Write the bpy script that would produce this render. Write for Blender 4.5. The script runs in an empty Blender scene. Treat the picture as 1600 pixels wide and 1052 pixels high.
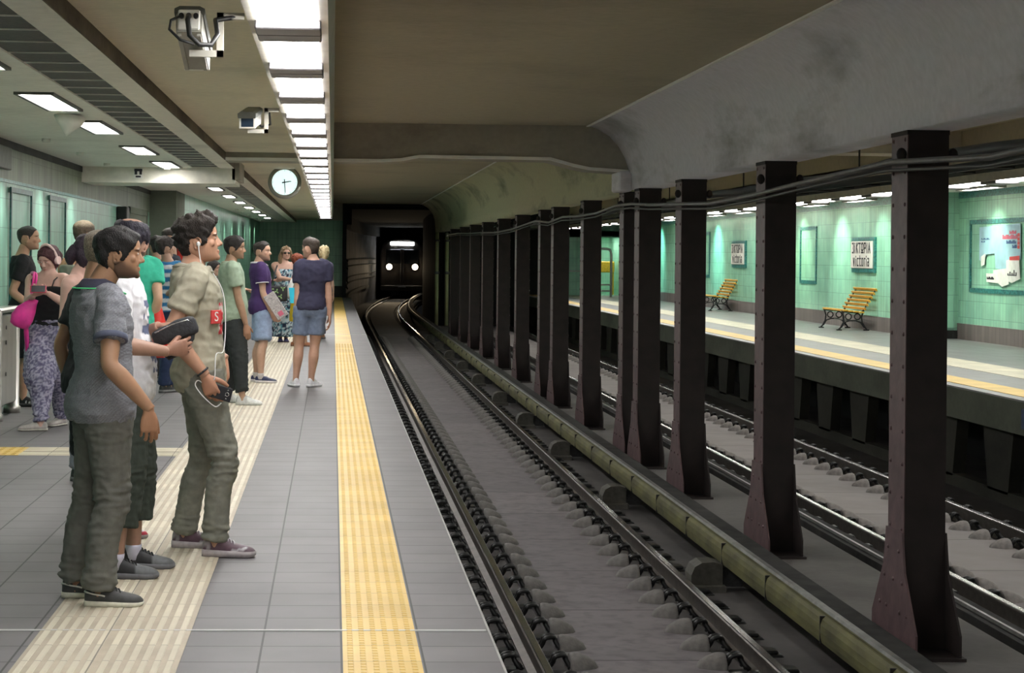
import bpy, math, random
from mathutils import Vector, Matrix, noise
import numpy as np
S = bpy.context.scene
COL = S.collection
PI = math.pi
rnd = random.Random(7)

# ------------------------------------------------------------------ helpers
def mixc(a, b, t): return tuple(a[i]*(1-t)+b[i]*t for i in range(3))
def srgb(r, g, b):
    def c(v):
        v /= 255.0
        return v/12.92 if v <= .04045 else ((v+.055)/1.055)**2.4
    return (c(r), c(g), c(b))

BASE = {}
class MB:
    def __init__(s): s.v = []; s.f = []; s.sm = []
    def quad(s, a, b, c, d, sm=False):
        n = len(s.v); s.v += [tuple(a), tuple(b), tuple(c), tuple(d)]; s.f.append((n, n+1, n+2, n+3)); s.sm.append(sm); return s
    def poly(s, pts, sm=False):
        n = len(s.v); s.v += [tuple(p) for p in pts]; s.f.append(tuple(range(n, n+len(pts)))); s.sm.append(sm); return s
    def raw(s, v, f, sm=False):
        n = len(s.v); s.v += [tuple(p) for p in v]
        for q in f: s.f.append(tuple(i+n for i in q)); s.sm.append(sm)
        return s
    def box(s, x0, x1, y0, y1, z0, z1, M=None):
        p = [(x0,y0,z0),(x1,y0,z0),(x1,y1,z0),(x0,y1,z0),(x0,y0,z1),(x1,y0,z1),(x1,y1,z1),(x0,y1,z1)]
        if M is not None: p = [tuple(M @ Vector(q)) for q in p]
        return s.raw(p, [(0,3,2,1),(4,5,6,7),(0,1,5,4),(1,2,6,5),(2,3,7,6),(3,0,4,7)])
    def cbox(s, x0, x1, y0, y1, z0, z1, b=.01, M=None):
        # chamfered box
        b = min(b, abs(x1-x0)*.45, abs(y1-y0)*.45, abs(z1-z0)*.45)
        V = []; 
        for z, i in ((z0, b), (z0+b, 0), (z1-b, 0), (z1, b)):
            xs0, xs1, ys0, ys1 = x0+i, x1-i, y0+i, y1-i
            c = b if i == 0 else b*.6
            V.append([(xs0+c,ys0,z),(xs1-c,ys0,z),(xs1,ys0+c,z),(xs1,ys1-c,z),(xs1-c,ys1,z),(xs0+c,ys1,z),(xs0,ys1-c,z),(xs0,ys0+c,z)])
        if M is not None: V = [[tuple(M @ Vector(q)) for q in r] for r in V]
        return s.loft(V, sm=False)
    def loft(s, rings, closed=True, cap=True, sm=True):
        n0 = len(s.v); n = len(rings[0])
        for r in rings: s.v += [tuple(p) for p in r]
        for i in range(len(rings)-1):
            for j in range(n if closed else n-1):
                k = (j+1) % n
                s.f.append((n0+i*n+j, n0+i*n+k, n0+(i+1)*n+k, n0+(i+1)*n+j)); s.sm.append(sm)
        if cap and closed:
            s.f.append(tuple(n0+j for j in reversed(range(n)))); s.sm.append(False)
            b = n0+(len(rings)-1)*n
            s.f.append(tuple(b+j for j in range(n))); s.sm.append(False)
        return s
    def tube(s, pts, r, n=10, cap=True, sm=True):
        pts = [Vector(p) for p in pts]
        rs = r if isinstance(r, (list, tuple)) else [r]*len(pts)
        rings = []; up = None
        for i, p in enumerate(pts):
            t = (pts[min(i+1, len(pts)-1)]-pts[max(i-1, 0)])
            if t.length < 1e-9: t = Vector((0,0,1))
            t.normalize()
            if up is None:
                up = Vector((0,0,1)) if abs(t.z) < .9 else Vector((1,0,0))
            u = (up-t*up.dot(t)); u.normalize(); up = u
            w = t.cross(u)
            rings.append([p+u*(math.cos(a)*rs[i])+w*(math.sin(a)*rs[i]) for a in [2*PI*k/n for k in range(n)]])
        return s.loft(rings, cap=cap, sm=sm)
    def cyl(s, p0, p1, r, n=16, r1=None, sm=True): return s.tube([p0, p1], [r, r if r1 is None else r1], n, sm=sm)
    def ell(s, c, rx, ry, rz, nu=16, nv=10, M=None, sm=True):
        c = Vector(c); R = []
        for i in range(1, nv):
            a = PI*i/nv
            R.append([Vector((rx*math.sin(a)*math.cos(2*PI*k/nu), ry*math.sin(a)*math.sin(2*PI*k/nu), -rz*math.cos(a))) for k in range(nu)])
        top = Vector((0,0,rz)); bot = Vector((0,0,-rz))
        tr = (lambda q: tuple(c+(M @ q))) if M is not None else (lambda q: tuple(c+q))
        n0 = len(s.v)
        for r_ in R: s.v += [tr(q) for q in r_]
        s.v += [tr(bot), tr(top)]
        ib, it = len(s.v)-2, len(s.v)-1; m = len(R)
        for i in range(m-1):
            for k in range(nu):
                j = (k+1) % nu
                s.f.append((n0+i*nu+k, n0+i*nu+j, n0+(i+1)*nu+j, n0+(i+1)*nu+k)); s.sm.append(sm)
        for k in range(nu):
            j = (k+1) % nu
            s.f.append((ib, n0+j, n0+k)); s.sm.append(sm)
            s.f.append((it, n0+(m-1)*nu+k, n0+(m-1)*nu+j)); s.sm.append(sm)
        return s
    def prism(s, poly, axis, lo, hi, sm=False):
        # poly: 2-D points; axis: 'x','y','z' is the extrusion axis; poly gives the remaining two coords in order
        def P(a, b, c): return {'x': (c, a, b), 'y': (a, c, b), 'z': (a, b, c)}[axis]
        r0 = [P(a, b, lo) for a, b in poly]; r1 = [P(a, b, hi) for a, b in poly]
        n0 = len(s.v); n = len(poly); s.v += r0+r1
        for j in range(n):
            k = (j+1) % n
            s.f.append((n0+j, n0+k, n0+n+k, n0+n+j)); s.sm.append(sm)
        s.f.append(tuple(n0+j for j in reversed(range(n)))); s.sm.append(False)
        s.f.append(tuple(n0+n+j for j in range(n))); s.sm.append(False)
        return s
    def mesh(s, name):
        me = bpy.data.meshes.new(name); me.from_pydata(s.v, [], s.f); me.update()
        me.polygons.foreach_set('use_smooth', s.sm)
        return me
    def build(s, name, mat, parent=None, base=None, fix=True):
        if parent is not None: b = BASE[parent.name]
        elif base is not None: b = Vector(base)
        else:
            xs = [p[0] for p in s.v]; ys = [p[1] for p in s.v]; zs = [p[2] for p in s.v]
            b = Vector(((min(xs)+max(xs))/2, (min(ys)+max(ys))/2, min(zs)))
        s.v = [(p[0]-b.x, p[1]-b.y, p[2]-b.z) for p in s.v]
        me = s.mesh(name)
        if fix: fixnormals(me)
        return link(name, me, mat, parent, b)
def fixnormals(me):
    import bmesh
    bm = bmesh.new(); bm.from_mesh(me); bmesh.ops.recalc_face_normals(bm, faces=bm.faces); bm.to_mesh(me); bm.free()
def link(name, me, mat, parent, b):
    o = bpy.data.objects.new(name, me); COL.objects.link(o)
    if mat is not None: me.materials.append(mat)
    if parent is not None: o.parent = parent
    else: o.location = b
    BASE[o.name] = Vector(b)
    return o
def thing(name, label, cat, loc=(0,0,0), group=None):
    o = bpy.data.objects.new(name, None); COL.objects.link(o); o.location = loc
    o.empty_display_size = .2
    BASE[o.name] = Vector(loc)
    return tag(o, label, cat, group)
def tag(o, label, cat, group=None, kind=None):
    if label: o['label'] = label
    if cat: o['category'] = cat
    if group: o['group'] = group
    if kind: o['kind'] = kind
    return o
def struct(o): o['kind'] = 'structure'; return o
def dup(root, loc, label=None, group=None):
    r = root.copy(); COL.objects.link(r); r.location = loc
    if label: r['label'] = label
    if group: r['group'] = group
    for ch in list(root.children):
        c = ch.copy(); COL.objects.link(c); c.parent = r
        for g in list(ch.children):
            d = g.copy(); COL.objects.link(d); d.parent = c
    return r
ORD = ['', 'second', 'third', 'fourth', 'fifth', 'sixth', 'seventh', 'eighth', 'ninth', 'tenth', 'eleventh', 'twelfth', 'thirteenth', 'fourteenth', 'fifteenth', 'sixteenth']

# ------------------------------------------------------------------ materials
def newmat(name):
    m = bpy.data.materials.new(name); m.use_nodes = True
    nt = m.node_tree; b = nt.nodes['Principled BSDF']
    return m, nt, b
def N(nt, t, **k):
    n = nt.nodes.new(t)
    for a, v in k.items(): setattr(n, a, v)
    return n
def mat(name, rgb, rough=.6, metal=0., var=.12, vs=6., bump=0., bs=60., stretch=(1,1,1), spec=.5, second=None, grime=0.):
    """plain material: colour mottled by noise, optional bump, optional second colour in blotches"""
    m, nt, b = newmat(name); L = nt.links
    b.inputs['Roughness'].default_value = rough; b.inputs['Metallic'].default_value = metal
    b.inputs['Specular IOR Level'].default_value = spec
    tc = N(nt, 'ShaderNodeTexCoord'); mp = N(nt, 'ShaderNodeMapping'); mp.inputs['Scale'].default_value = stretch
    L.new(tc.outputs['Object'], mp.inputs['Vector'])
    n = N(nt, 'ShaderNodeTexNoise'); n.inputs['Scale'].default_value = vs; n.inputs['Detail'].default_value = 4
    L.new(mp.outputs['Vector'], n.inputs['Vector'])
    r = N(nt, 'ShaderNodeValToRGB')
    r.color_ramp.elements[0].position = .3; r.color_ramp.elements[1].position = .7
    lo = tuple(max(0, c*(1-var)) for c in rgb); hi = second if second else tuple(min(1, c*(1+var)) for c in rgb)
    r.color_ramp.elements[0].color = (*lo, 1); r.color_ramp.elements[1].color = (*hi, 1)
    L.new(n.outputs['Fac'], r.inputs['Fac']); L.new(r.outputs['Color'], b.inputs['Base Color'])
    if bump:
        n2 = N(nt, 'ShaderNodeTexNoise'); n2.inputs['Scale'].default_value = bs; n2.inputs['Detail'].default_value = 3
        L.new(mp.outputs['Vector'], n2.inputs['Vector'])
        bp = N(nt, 'ShaderNodeBump'); bp.inputs['Strength'].default_value = bump; bp.inputs['Distance'].default_value = .01
        L.new(n2.outputs['Fac'], bp.inputs['Height']); L.new(bp.outputs['Normal'], b.inputs['Normal'])
    return m
def emit(name, rgb, st):
    m, nt, b = newmat(name)
    b.inputs['Base Color'].default_value = (.8,.8,.8,1)
    b.inputs['Emission Color'].default_value = (*rgb, 1); b.inputs['Emission Strength'].default_value = st
    # faint tube / prism pattern of the diffuser
    tc = N(nt, 'ShaderNodeTexCoord'); w = N(nt, 'ShaderNodeTexNoise'); w.inputs['Scale'].default_value = 9
    nt.links.new(tc.outputs['Object'], w.inputs['Vector'])
    mr = N(nt, 'ShaderNodeMapRange'); mr.inputs['To Min'].default_value = st*.9; mr.inputs['To Max'].default_value = st*1.1
    nt.links.new(w.outputs['Fac'], mr.inputs['Value']); nt.links.new(mr.outputs['Result'], b.inputs['Emission Strength'])
    return m
def tiles(name, ax, c1, c2, grout, bw, bh, mortar=.005, rough=.35, off=0., u0=0., v0=0., dirt=None, streak=0., bump=.3, bias=0.):
    """tiled surface; ax = (u axis, v axis) as world axis letters"""
    m, nt, b = newmat(name); L = nt.links
    b.inputs['Roughness'].default_value = rough
    g = N(nt, 'ShaderNodeNewGeometry'); sp = N(nt, 'ShaderNodeSeparateXYZ'); L.new(g.outputs['Position'], sp.inputs[0])
    cb = N(nt, 'ShaderNodeCombineXYZ')
    for i, (a, o) in enumerate(((ax[0], u0), (ax[1], v0))):
        ad = N(nt, 'ShaderNodeMath', operation='ADD'); ad.inputs[1].default_value = o+1000*(bw if i == 0 else bh)
        L.new(sp.outputs[a.upper()], ad.inputs[0]); L.new(ad.outputs[0], cb.inputs[i])
    br = N(nt, 'ShaderNodeTexBrick'); br.offset = off; br.squash = 1
    br.inputs['Scale'].default_value = 1; br.inputs['Brick Width'].default_value = bw; br.inputs['Row Height'].default_value = bh
    br.inputs['Mortar Size'].default_value = mortar; br.inputs['Mortar Smooth'].default_value = .1; br.inputs['Bias'].default_value = bias
    br.inputs['Color1'].default_value = (*c1, 1); br.inputs['Color2'].default_value = (*c2, 1); br.inputs['Mortar'].default_value = (*grout, 1)
    L.new(cb.outputs[0], br.inputs['Vector'])
    col = br.outputs['Color']
    n = N(nt, 'ShaderNodeTexNoise'); n.inputs['Scale'].default_value = 2.2; n.inputs['Detail'].default_value = 6
    L.new(g.outputs['Position'], n.inputs['Vector'])
    mr = N(nt, 'ShaderNodeMapRange'); mr.inputs['From Min'].default_value = .3; mr.inputs['From Max'].default_value = .7
    mr.inputs['To Min'].default_value = .86; mr.inputs['To Max'].default_value = 1.08
    L.new(n.outputs['Fac'], mr.inputs['Value'])
    mx = N(nt, 'ShaderNodeMix', data_type='RGBA', blend_type='MULTIPLY'); mx.inputs[0].default_value = 1
    L.new(col, mx.inputs[6]); L.new(mr.outputs[0], mx.inputs[7]); col = mx.outputs[2]
    if streak:
        # old runs of dirty water down the wall: long vertical stains with a shape of their own
        mp = N(nt, 'ShaderNodeMapping'); mp.inputs['Scale'].default_value = (7, 7, .35)
        L.new(g.outputs['Position'], mp.inputs['Vector'])
        n2 = N(nt, 'ShaderNodeTexNoise'); n2.inputs['Scale'].default_value = 1.3; n2.inputs['Detail'].default_value = 5
        L.new(mp.outputs[0], n2.inputs['Vector'])
        m2 = N(nt, 'ShaderNodeMapRange'); m2.inputs['From Min'].default_value = .45; m2.inputs['From Max'].default_value = .75; m2.inputs['To Max'].default_value = streak
        L.new(n2.outputs['Fac'], m2.inputs['Value'])
        mx2 = N(nt, 'ShaderNodeMix', data_type='RGBA'); L.new(m2.outputs[0], mx2.inputs[0])
        L.new(col, mx2.inputs[6]); mx2.inputs[7].default_value = (*(dirt or (.1,.1,.08)), 1); col = mx2.outputs[2]
    L.new(col, b.inputs['Base Color'])
    bp = N(nt, 'ShaderNodeBump'); bp.inputs['Strength'].default_value = bump; bp.inputs['Distance'].default_value = .004
    inv = N(nt, 'ShaderNodeMath', operation='SUBTRACT'); inv.inputs[0].default_value = 1
    L.new(br.outputs['Fac'], inv.inputs[1]); L.new(inv.outputs[0], bp.inputs['Height']); L.new(bp.outputs['Normal'], b.inputs['Normal'])
    return m
def stained(name, rgb, dark, rough=.8, sc=(.8,.8,1.6), lo=.5, hi=.72, amt=.7, fine=14.):
    """plaster / concrete with sooty blotches"""
    m, nt, b = newmat(name); L = nt.links; b.inputs['Roughness'].default_value = rough
    b.inputs['Specular IOR Level'].default_value = .25
    g = N(nt, 'ShaderNodeNewGeometry'); mp = N(nt, 'ShaderNodeMapping'); mp.inputs['Scale'].default_value = sc
    L.new(g.outputs['Position'], mp.inputs['Vector'])
    n = N(nt, 'ShaderNodeTexNoise'); n.inputs['Scale'].default_value = 1; n.inputs['Detail'].default_value = 7; n.inputs['Roughness'].default_value = .6
    L.new(mp.outputs[0], n.inputs['Vector'])
    mr = N(nt, 'ShaderNodeMapRange'); mr.inputs['From Min'].default_value = lo; mr.inputs['From Max'].default_value = hi; mr.inputs['To Max'].default_value = amt
    L.new(n.outputs['Fac'], mr.inputs['Value'])
    n2 = N(nt, 'ShaderNodeTexNoise'); n2.inputs['Scale'].default_value = fine; n2.inputs['Detail'].default_value = 5
    L.new(g.outputs['Position'], n2.inputs['Vector'])
    m2 = N(nt, 'ShaderNodeMapRange'); m2.inputs['To Min'].default_value = .85; m2.inputs['To Max'].default_value = 1.12
    L.new(n2.outputs['Fac'], m2.inputs['Value'])
    mx = N(nt, 'ShaderNodeMix', data_type='RGBA'); L.new(mr.outputs[0], mx.inputs[0]); mx.inputs[6].default_value = (*rgb, 1); mx.inputs[7].default_value = (*dark, 1)
    mu = N(nt, 'ShaderNodeMix', data_type='RGBA', blend_type='MULTIPLY'); mu.inputs[0].default_value = 1
    L.new(mx.outputs[2], mu.inputs[6]); L.new(m2.outputs[0], mu.inputs[7]); L.new(mu.outputs[2], b.inputs['Base Color'])
    bp = N(nt, 'ShaderNodeBump'); bp.inputs['Strength'].default_value = .15; bp.inputs['Distance'].default_value = .01
    L.new(n2.outputs['Fac'], bp.inputs['Height']); L.new(bp.outputs['Normal'], b.inputs['Normal'])
    return m

# ------------------------------------------------------------------ camera
CF = 3000.; CA = math.radians(2.67); CR = .010; CPX, CPY = 659.9, 399.4; CAMZ = 1.58
vF = Vector((math.sin(CA), math.cos(CA), 0)); vR0 = Vector((math.cos(CA), -math.sin(CA), 0))
vR = vR0*math.cos(CR)+Vector((0,0,1))*math.sin(CR); vU = Vector((0,0,1))*math.cos(CR)-vR0*math.sin(CR)
cam = bpy.data.cameras.new('camera'); co = bpy.data.objects.new('camera', cam); COL.objects.link(co)
M4 = Matrix((( vR.x, vU.x, -vF.x, 0), (vR.y, vU.y, -vF.y, 0), (vR.z, vU.z, -vF.z, CAMZ), (0,0,0,1)))
co.matrix_world = M4
cam.sensor_fit = 'HORIZONTAL'; cam.sensor_width = 36; cam.lens = 36*CF/1600
cam.shift_x = (800-CPX)/1600; cam.shift_y = -(526-CPY)/1600
cam.clip_start = .1; cam.clip_end = 400
S.camera = co
def at(px, py, Y=None, Z=None, X=None):
    d = vF+vR*((px-CPX)/CF)-vU*((py-CPY)/CF)
    t = Y/d.y if Y is not None else ((Z-CAMZ)/d.z if Z is not None else X/d.x)
    return Vector((0,0,CAMZ))+d*t
S.view_settings.view_transform = 'Standard'; S.view_settings.look = 'None'; S.view_settings.gamma = 1
S.view_settings.use_curve_mapping = False
S.view_settings.exposure = 0.3
w = bpy.data.worlds.new('world'); S.world = w; w.use_nodes = True
w.node_tree.nodes['Background'].inputs[0].default_value = (.02,.02,.02,1)
w.node_tree.nodes['Background'].inputs[1].default_value = 0.2
# ------------------------------------------------------------------ palette
M = {}
M['floor'] = tiles('floor_tile', 'xy', (.165,.155,.160), (.150,.141,.147), (.035,.033,.034), .32, .30, .0045, .58, u0=.27, v0=.05)
M['floorR'] = tiles('floor_tile_right', 'xy', (.25,.24,.25), (.23,.22,.23), (.1,.1,.1), .305, .30, .004, .42)
M['yellow'] = tiles('yellow_tactile', 'xy', (.74,.51,.15), (.66,.45,.13), (.30,.2,.06), 4.0, .30, .003, .5, u0=2., v0=.05)
M['cream'] = tiles('cream_tactile', 'xy', (.68,.62,.49), (.60,.545,.43), (.22,.19,.15), .32, .30, .003, .5, u0=.27, v0=.05)
M['creamdim'] = mat('cream_groove', (.46,.395,.30), .6, var=.12, vs=5)
M['nosing'] = mat('grey_nosing', (.33,.32,.31), .6)
M['white_strip'] = mat('white_joint', (.6,.6,.6), .5)
M['mintR'] = tiles('mint_tile', 'yz', (.36,.74,.53), (.31,.65,.48), (.20,.38,.30), .155, .31, .004, .25, u0=.1, v0=.1, dirt=(.20,.32,.25), streak=.35)
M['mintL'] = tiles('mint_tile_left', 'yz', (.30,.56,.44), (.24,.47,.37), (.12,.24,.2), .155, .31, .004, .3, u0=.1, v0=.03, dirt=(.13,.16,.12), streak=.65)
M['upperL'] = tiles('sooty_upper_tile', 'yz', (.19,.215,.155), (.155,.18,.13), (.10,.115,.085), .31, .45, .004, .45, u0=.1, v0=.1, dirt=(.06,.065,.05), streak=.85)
M['mintE'] = tiles('mint_tile_end', 'xz', (.33,.54,.41), (.28,.47,.36), (.14,.26,.19), .31, .31, .005, .3, dirt=(.06,.1,.07), streak=.4)
M['mintX'] = tiles('mint_tile_cross', 'xz', (.34,.66,.49), (.30,.58,.45), (.20,.36,.29), .155, .31, .004, .25, dirt=(.20,.30,.24), streak=.35)
M['pilaster'] = stained('pilaster_plaster', (.17,.19,.15), (.07,.08,.06))
M['skirt'] = tiles('brown_skirting', 'yz', (.20,.165,.155), (.15,.125,.12), (.09,.08,.075), .19, .5, .008, .5)
M['tealdk'] = mat('dark_teal_tile', (.012,.075,.07), .3, var=.6, vs=22, second=(.03,.15,.14))
M['tealband'] = mat('teal_mosaic', (.02,.17,.17), .3, var=.7, vs=22, second=(.06,.34,.32))
M['ceil'] = stained('ceiling_plaster', (.50,.46,.35), (.15,.13,.10), lo=.5, hi=.8, amt=.5, sc=(.35,.35,.6))
M['ceilL'] = stained('ceiling_left_paint', (.84,.82,.75), (.3,.27,.22), lo=.55, hi=.85, amt=.4)
M['haunch'] = stained('haunch_plaster', (.78,.755,.83), (.10,.10,.08), lo=.52, hi=.72, amt=.75, sc=(.3,.28,1.3))
M['beam'] = stained('beam_plaster', (.42,.39,.33), (.12,.1,.08), lo=.55, hi=.8, amt=.5)
M['crease'] = mat('pale_crease_and_lit_edge', (.95,.94,.90), .6, var=.05)  # crease line, and the painted highlight under the transverse beam
M['ceilW'] = stained('ceiling_lower_plaster', (.74,.67,.52), (.20,.17,.12), lo=.52, hi=.8, amt=.5, sc=(.5,.35,.6))
M['haunch2'] = stained('haunch_plaster_olive_light', (.60,.58,.40), (.10,.10,.07), lo=.5, hi=.7, amt=.75, sc=(.3,.28,1.3))  # far-bay haunch: the yellowish light is put into the plaster colour
M['sootline'] = stained('soot_stained_edge', (.20,.17,.125), (.05,.04,.03), lo=.35, hi=.65, amt=.8, sc=(1,.8,2))
M['band'] = stained('soffit_band', (.84,.80,.72), (.25,.22,.18), lo=.55, hi=.8, amt=.4)
M['grille'] = mat('dark_ceiling_grille', (.085,.083,.078), .7, var=.2, vs=40)
M['slat'] = mat('pale_grille_bar', (.75,.73,.67), .5)
M['bed'] = stained('track_bed', (.07,.064,.062), (.014,.013,.013), lo=.42, hi=.7, amt=.8, sc=(1.2,.6,1))
M['slab'] = tiles('track_slab', 'xy', (.155,.140,.143), (.128,.116,.120), (.04,.036,.036), 6.0, 1.83, .012, .75, u0=1.0, dirt=(.07,.06,.065), streak=.8)
M['slab2'] = tiles('track_slab_far', 'xy', (.25,.22,.214), (.21,.187,.184), (.08,.07,.07), 6.0, 1.83, .012, .75, u0=2.0)
M['darkconc'] = stained('sooty_concrete', (.05,.048,.038), (.012,.012,.011), lo=.4, hi=.7, amt=.8, sc=(1,.5,1))
M['edgeconc'] = stained('platform_edge_concrete', (.13,.14,.11), (.05,.055,.045), lo=.45, hi=.75, amt=.7)
M['black'] = mat('void_black', (.008,.008,.008), .9)
M['soot'] = mat('soot_black_wall', (.03,.03,.032), .7, var=.5, vs=2)
M['tunnel'] = stained('tunnel_lining', (.24,.23,.26), (.06,.055,.055), lo=.4, hi=.7, amt=.8, sc=(1,.4,.6))
M['rail'] = mat('rail_steel_side', (.09,.078,.068), .5, metal=.7, var=.3, vs=10)
M['cover'] = mat('dull_black_rail_cover', (.02,.019,.018), .85, var=.5, vs=5, spec=.2)
M['pipeol'] = mat('olive_painted_pipe', (.33,.32,.17), .5, var=.2, vs=3)
M['worn'] = mat('worn_steel', (.16,.155,.15), .45, metal=.6, var=.3, vs=9)
M['railtop'] = mat('polished_rail_head', (.55,.53,.52), .22, metal=1, var=.1, vs=12)
M['clip'] = mat('black_spring_clip', (.022,.022,.022), .45, metal=.4, var=.3, vs=40)
M['hump'] = mat('concrete_stop', (.13,.122,.115), .8, var=.2, vs=25, bump=.2)
M['hump2'] = mat('pale_concrete_stop', (.23,.21,.20), .8, var=.2, vs=25, bump=.2)
M['ycover'] = mat('yellow_rail_board', (.088,.083,.028), .75, var=.5, vs=2.2, stretch=(3,1,3))
M['dkmetal'] = mat('dark_metal', (.045,.042,.04), .45, metal=.5, var=.3, vs=15)
M['insul'] = mat('grey_insulator_hood', (.06,.056,.046), .7, var=.3, vs=18)
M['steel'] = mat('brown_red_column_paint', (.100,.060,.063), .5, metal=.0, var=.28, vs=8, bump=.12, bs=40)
M['steel_shade'] = mat('column_paint_in_shade', (.016,.010,.009), .8, var=.3, vs=6)  # column paint darkened for the shade on its front and far faces
M['conc'] = stained('column_footing', (.11,.102,.098), (.03,.028,.026), lo=.42, hi=.75, amt=.7)
M['alu'] = mat('aluminium_fixture', (.62,.60,.57), .32, metal=.85, var=.15, vs=5)
M['galv'] = mat('painted_fixture_side', (.48,.46,.40), .45, metal=.2, var=.12, vs=8)
M['tube'] = emit('lamp_diffuser', (1, .985, .97), 25)
M['tubeR'] = emit('lamp_diffuser_right', (1, .99, .96), 21)
M['panel'] = emit('ceiling_panel_diffuser', (1, .98, .93), 16)
M['panelR'] = emit('ceiling_panel_diffuser_right', (1, .98, .9), 18)
M['bar'] = mat('lamp_crossbar_paint', (.17,.16,.165), .4, metal=.3, var=.15, vs=8)
M['blacksoot'] = mat('soot_black_lining', (.010,.010,.011), .9, var=.5, vs=2)
M['cable'] = mat('black_cable', (.02,.02,.02), .45, var=.2, vs=30)
M['cableg'] = mat('grey_cable', (.11,.105,.105), .4, var=.3, vs=8, metal=.2)
M['camgrey'] = mat('camera_grey_housing', (.36,.35,.30), .45, var=.12, vs=12)
M['camdark'] = mat('camera_dark_hood', (.10,.10,.085), .5, var=.2, vs=10)
M['glass'] = mat('dark_lens_glass', (.03,.05,.08), .08, var=.1)
M['clockrim'] = mat('clock_grey_rim', (.30,.29,.25), .4, metal=.4, var=.15, vs=8)
M['clockface'] = emit('lit_clock_face', (.72, .95, .92), .85)
M['blackpaint'] = mat('black_paint', (.012,.012,.012), .5)
M['stain'] = mat('stainless_steel', (.52,.50,.46), .33, metal=.9, var=.12, vs=6, stretch=(1,1,.2))
M['wood'] = mat('yellow_bench_slat', (.72,.40,.035), .45, var=.22, vs=5, stretch=(4,.6,4))
M['iron'] = mat('black_cast_iron', (.025,.026,.027), .5, metal=.4, var=.2, vs=20)
M['signw'] = mat('white_enamel_sign', (.82,.80,.76), .3, var=.04)
M['ink'] = mat('black_lettering', (.02,.02,.03), .5)
M['pblue'] = mat('pale_blue_poster', (.33,.55,.66), .5, var=.14, vs=4)
M['pwhite'] = mat('torn_white_paper', (.72,.74,.72), .6, var=.1, vs=9)
M['pred'] = mat('red_poster_print', (.62,.06,.06), .5)
M['ppink'] = mat('pink_poster_print', (.65,.14,.22), .5)
M['pdark'] = mat('dark_blue_print', (.05,.12,.28), .5)
M['redbox'] = mat('red_cabinet_paint', (.62,.03,.02), .4, var=.1)
M['bluesign'] = mat('small_blue_plate', (.04,.07,.16), .4, var=.4, vs=30)
M['whitepipe'] = mat('white_handrail', (.7,.72,.7), .3, metal=.2)
M['train'] = mat('train_dark_body', (.13,.11,.095), .45, var=.2, vs=3)
M['traingrey'] = mat('train_grey_panel', (.10,.09,.085), .4, var=.2, vs=3)
M['headlamp'] = emit('train_headlamp', (1, .86, .62), 28)
M['trainsign'] = emit('train_lit_destination', (.85, .95, 1), 9)
M['winlit'] = mat('train_windscreen', (.035,.04,.045), .1)

Y0, Y1 = -14.0, 71.0          # length of the station that is modelled
XC = 2.1                      # centre line of the near track
def curve(y): return XC+(max(0, y-75.0)**2)/880.0
def st(name, mb, m, label=None, base=None):
    o = struct(mb.build(name, m, base=base))
    if label: o['label'] = label
    return o

# ------------------------------------------------------------------ near platform
st('floor', MB().box(-3.6, .672, Y0, Y1, -.3, 0), M['floor'], 'grey tiled near platform floor')
st('trim_1', MB().box(.668, .677, Y0, Y1, -.08, .002), M['nosing'], 'pale nosing along the near platform edge')
st('wall_platform_side', MB().box(-.1, .2, Y0, Y1, -1.35, -.3), M['soot'], 'dark wall under the near platform')
y = MB().box(.055, .36, Y0, Y1, -.01, .003)
for k in range(6):
    x = .085+k*.049
    y.box(x-.007, x+.007, 34.0, Y1, .0, .006)
for j in range(int((34-6.5)/.05)):
    yy = 6.5+j*.05
    for k in range(6):
        x = .085+k*.049; a, b_ = .0135, .008
        y.raw([(x-a,yy-a,.002),(x+a,yy-a,.002),(x+a,yy+a,.002),(x-a,yy+a,.002),(x-b_,yy-b_,.007),(x+b_,yy-b_,.007),(x+b_,yy+b_,.007),(x-b_,yy+b_,.007)],
              [(4,5,6,7),(0,1,5,4),(1,2,6,5),(2,3,7,6),(3,0,4,7)])
st('trim_2', y, M['yellow'], 'yellow tactile warning strip on the near platform')
c = MB().box(-1.2, -.575, Y0, Y1, -.01, .003)
st('trim_3', c, M['creamdim'], 'cream tactile guiding strip, its grooves')
c = MB()
for t0 in (-1.195, -.885):
    for k in range(6):
        x = t0+.010+k*.05
        c.prism([(x, .002), (x+.030, .002), (x+.026, .0055), (x+.004, .0055)], 'y', Y0, Y1)
st('trim_4', c, M['cream'], 'raised cream bars of the guiding strip')
c = MB().box(-2.42, -1.2, 15.0, 15.6, -.01, .003)
for k in range(8): c.box(-2.42, -1.2, 15.03+k*.073, 15.03+k*.073+.04, 0, .007)
st('trim_5', c, M['cream'], 'cream branch of the guiding strip leading left')
c = MB().box(-2.8, -2.42, 15.0, 15.6, -.01, .004)
for k in range(8):
    for j in range(5):
        c.box(-2.78+j*.075, -2.78+j*.075+.03, 15.03+k*.072, 15.03+k*.072+.03, 0, .008)
st('trim_6', c, M['yellow'], 'yellow tactile end of the branch strip')
c = MB().box(-3.5, .66, 8.06, 8.075, -.01, .0045).box(-3.5, .66, 38.0, 38.05, -.01, .0045)
st('trim_7', c, M['white_strip'], 'thin pale expansion joints across the platform')

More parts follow.
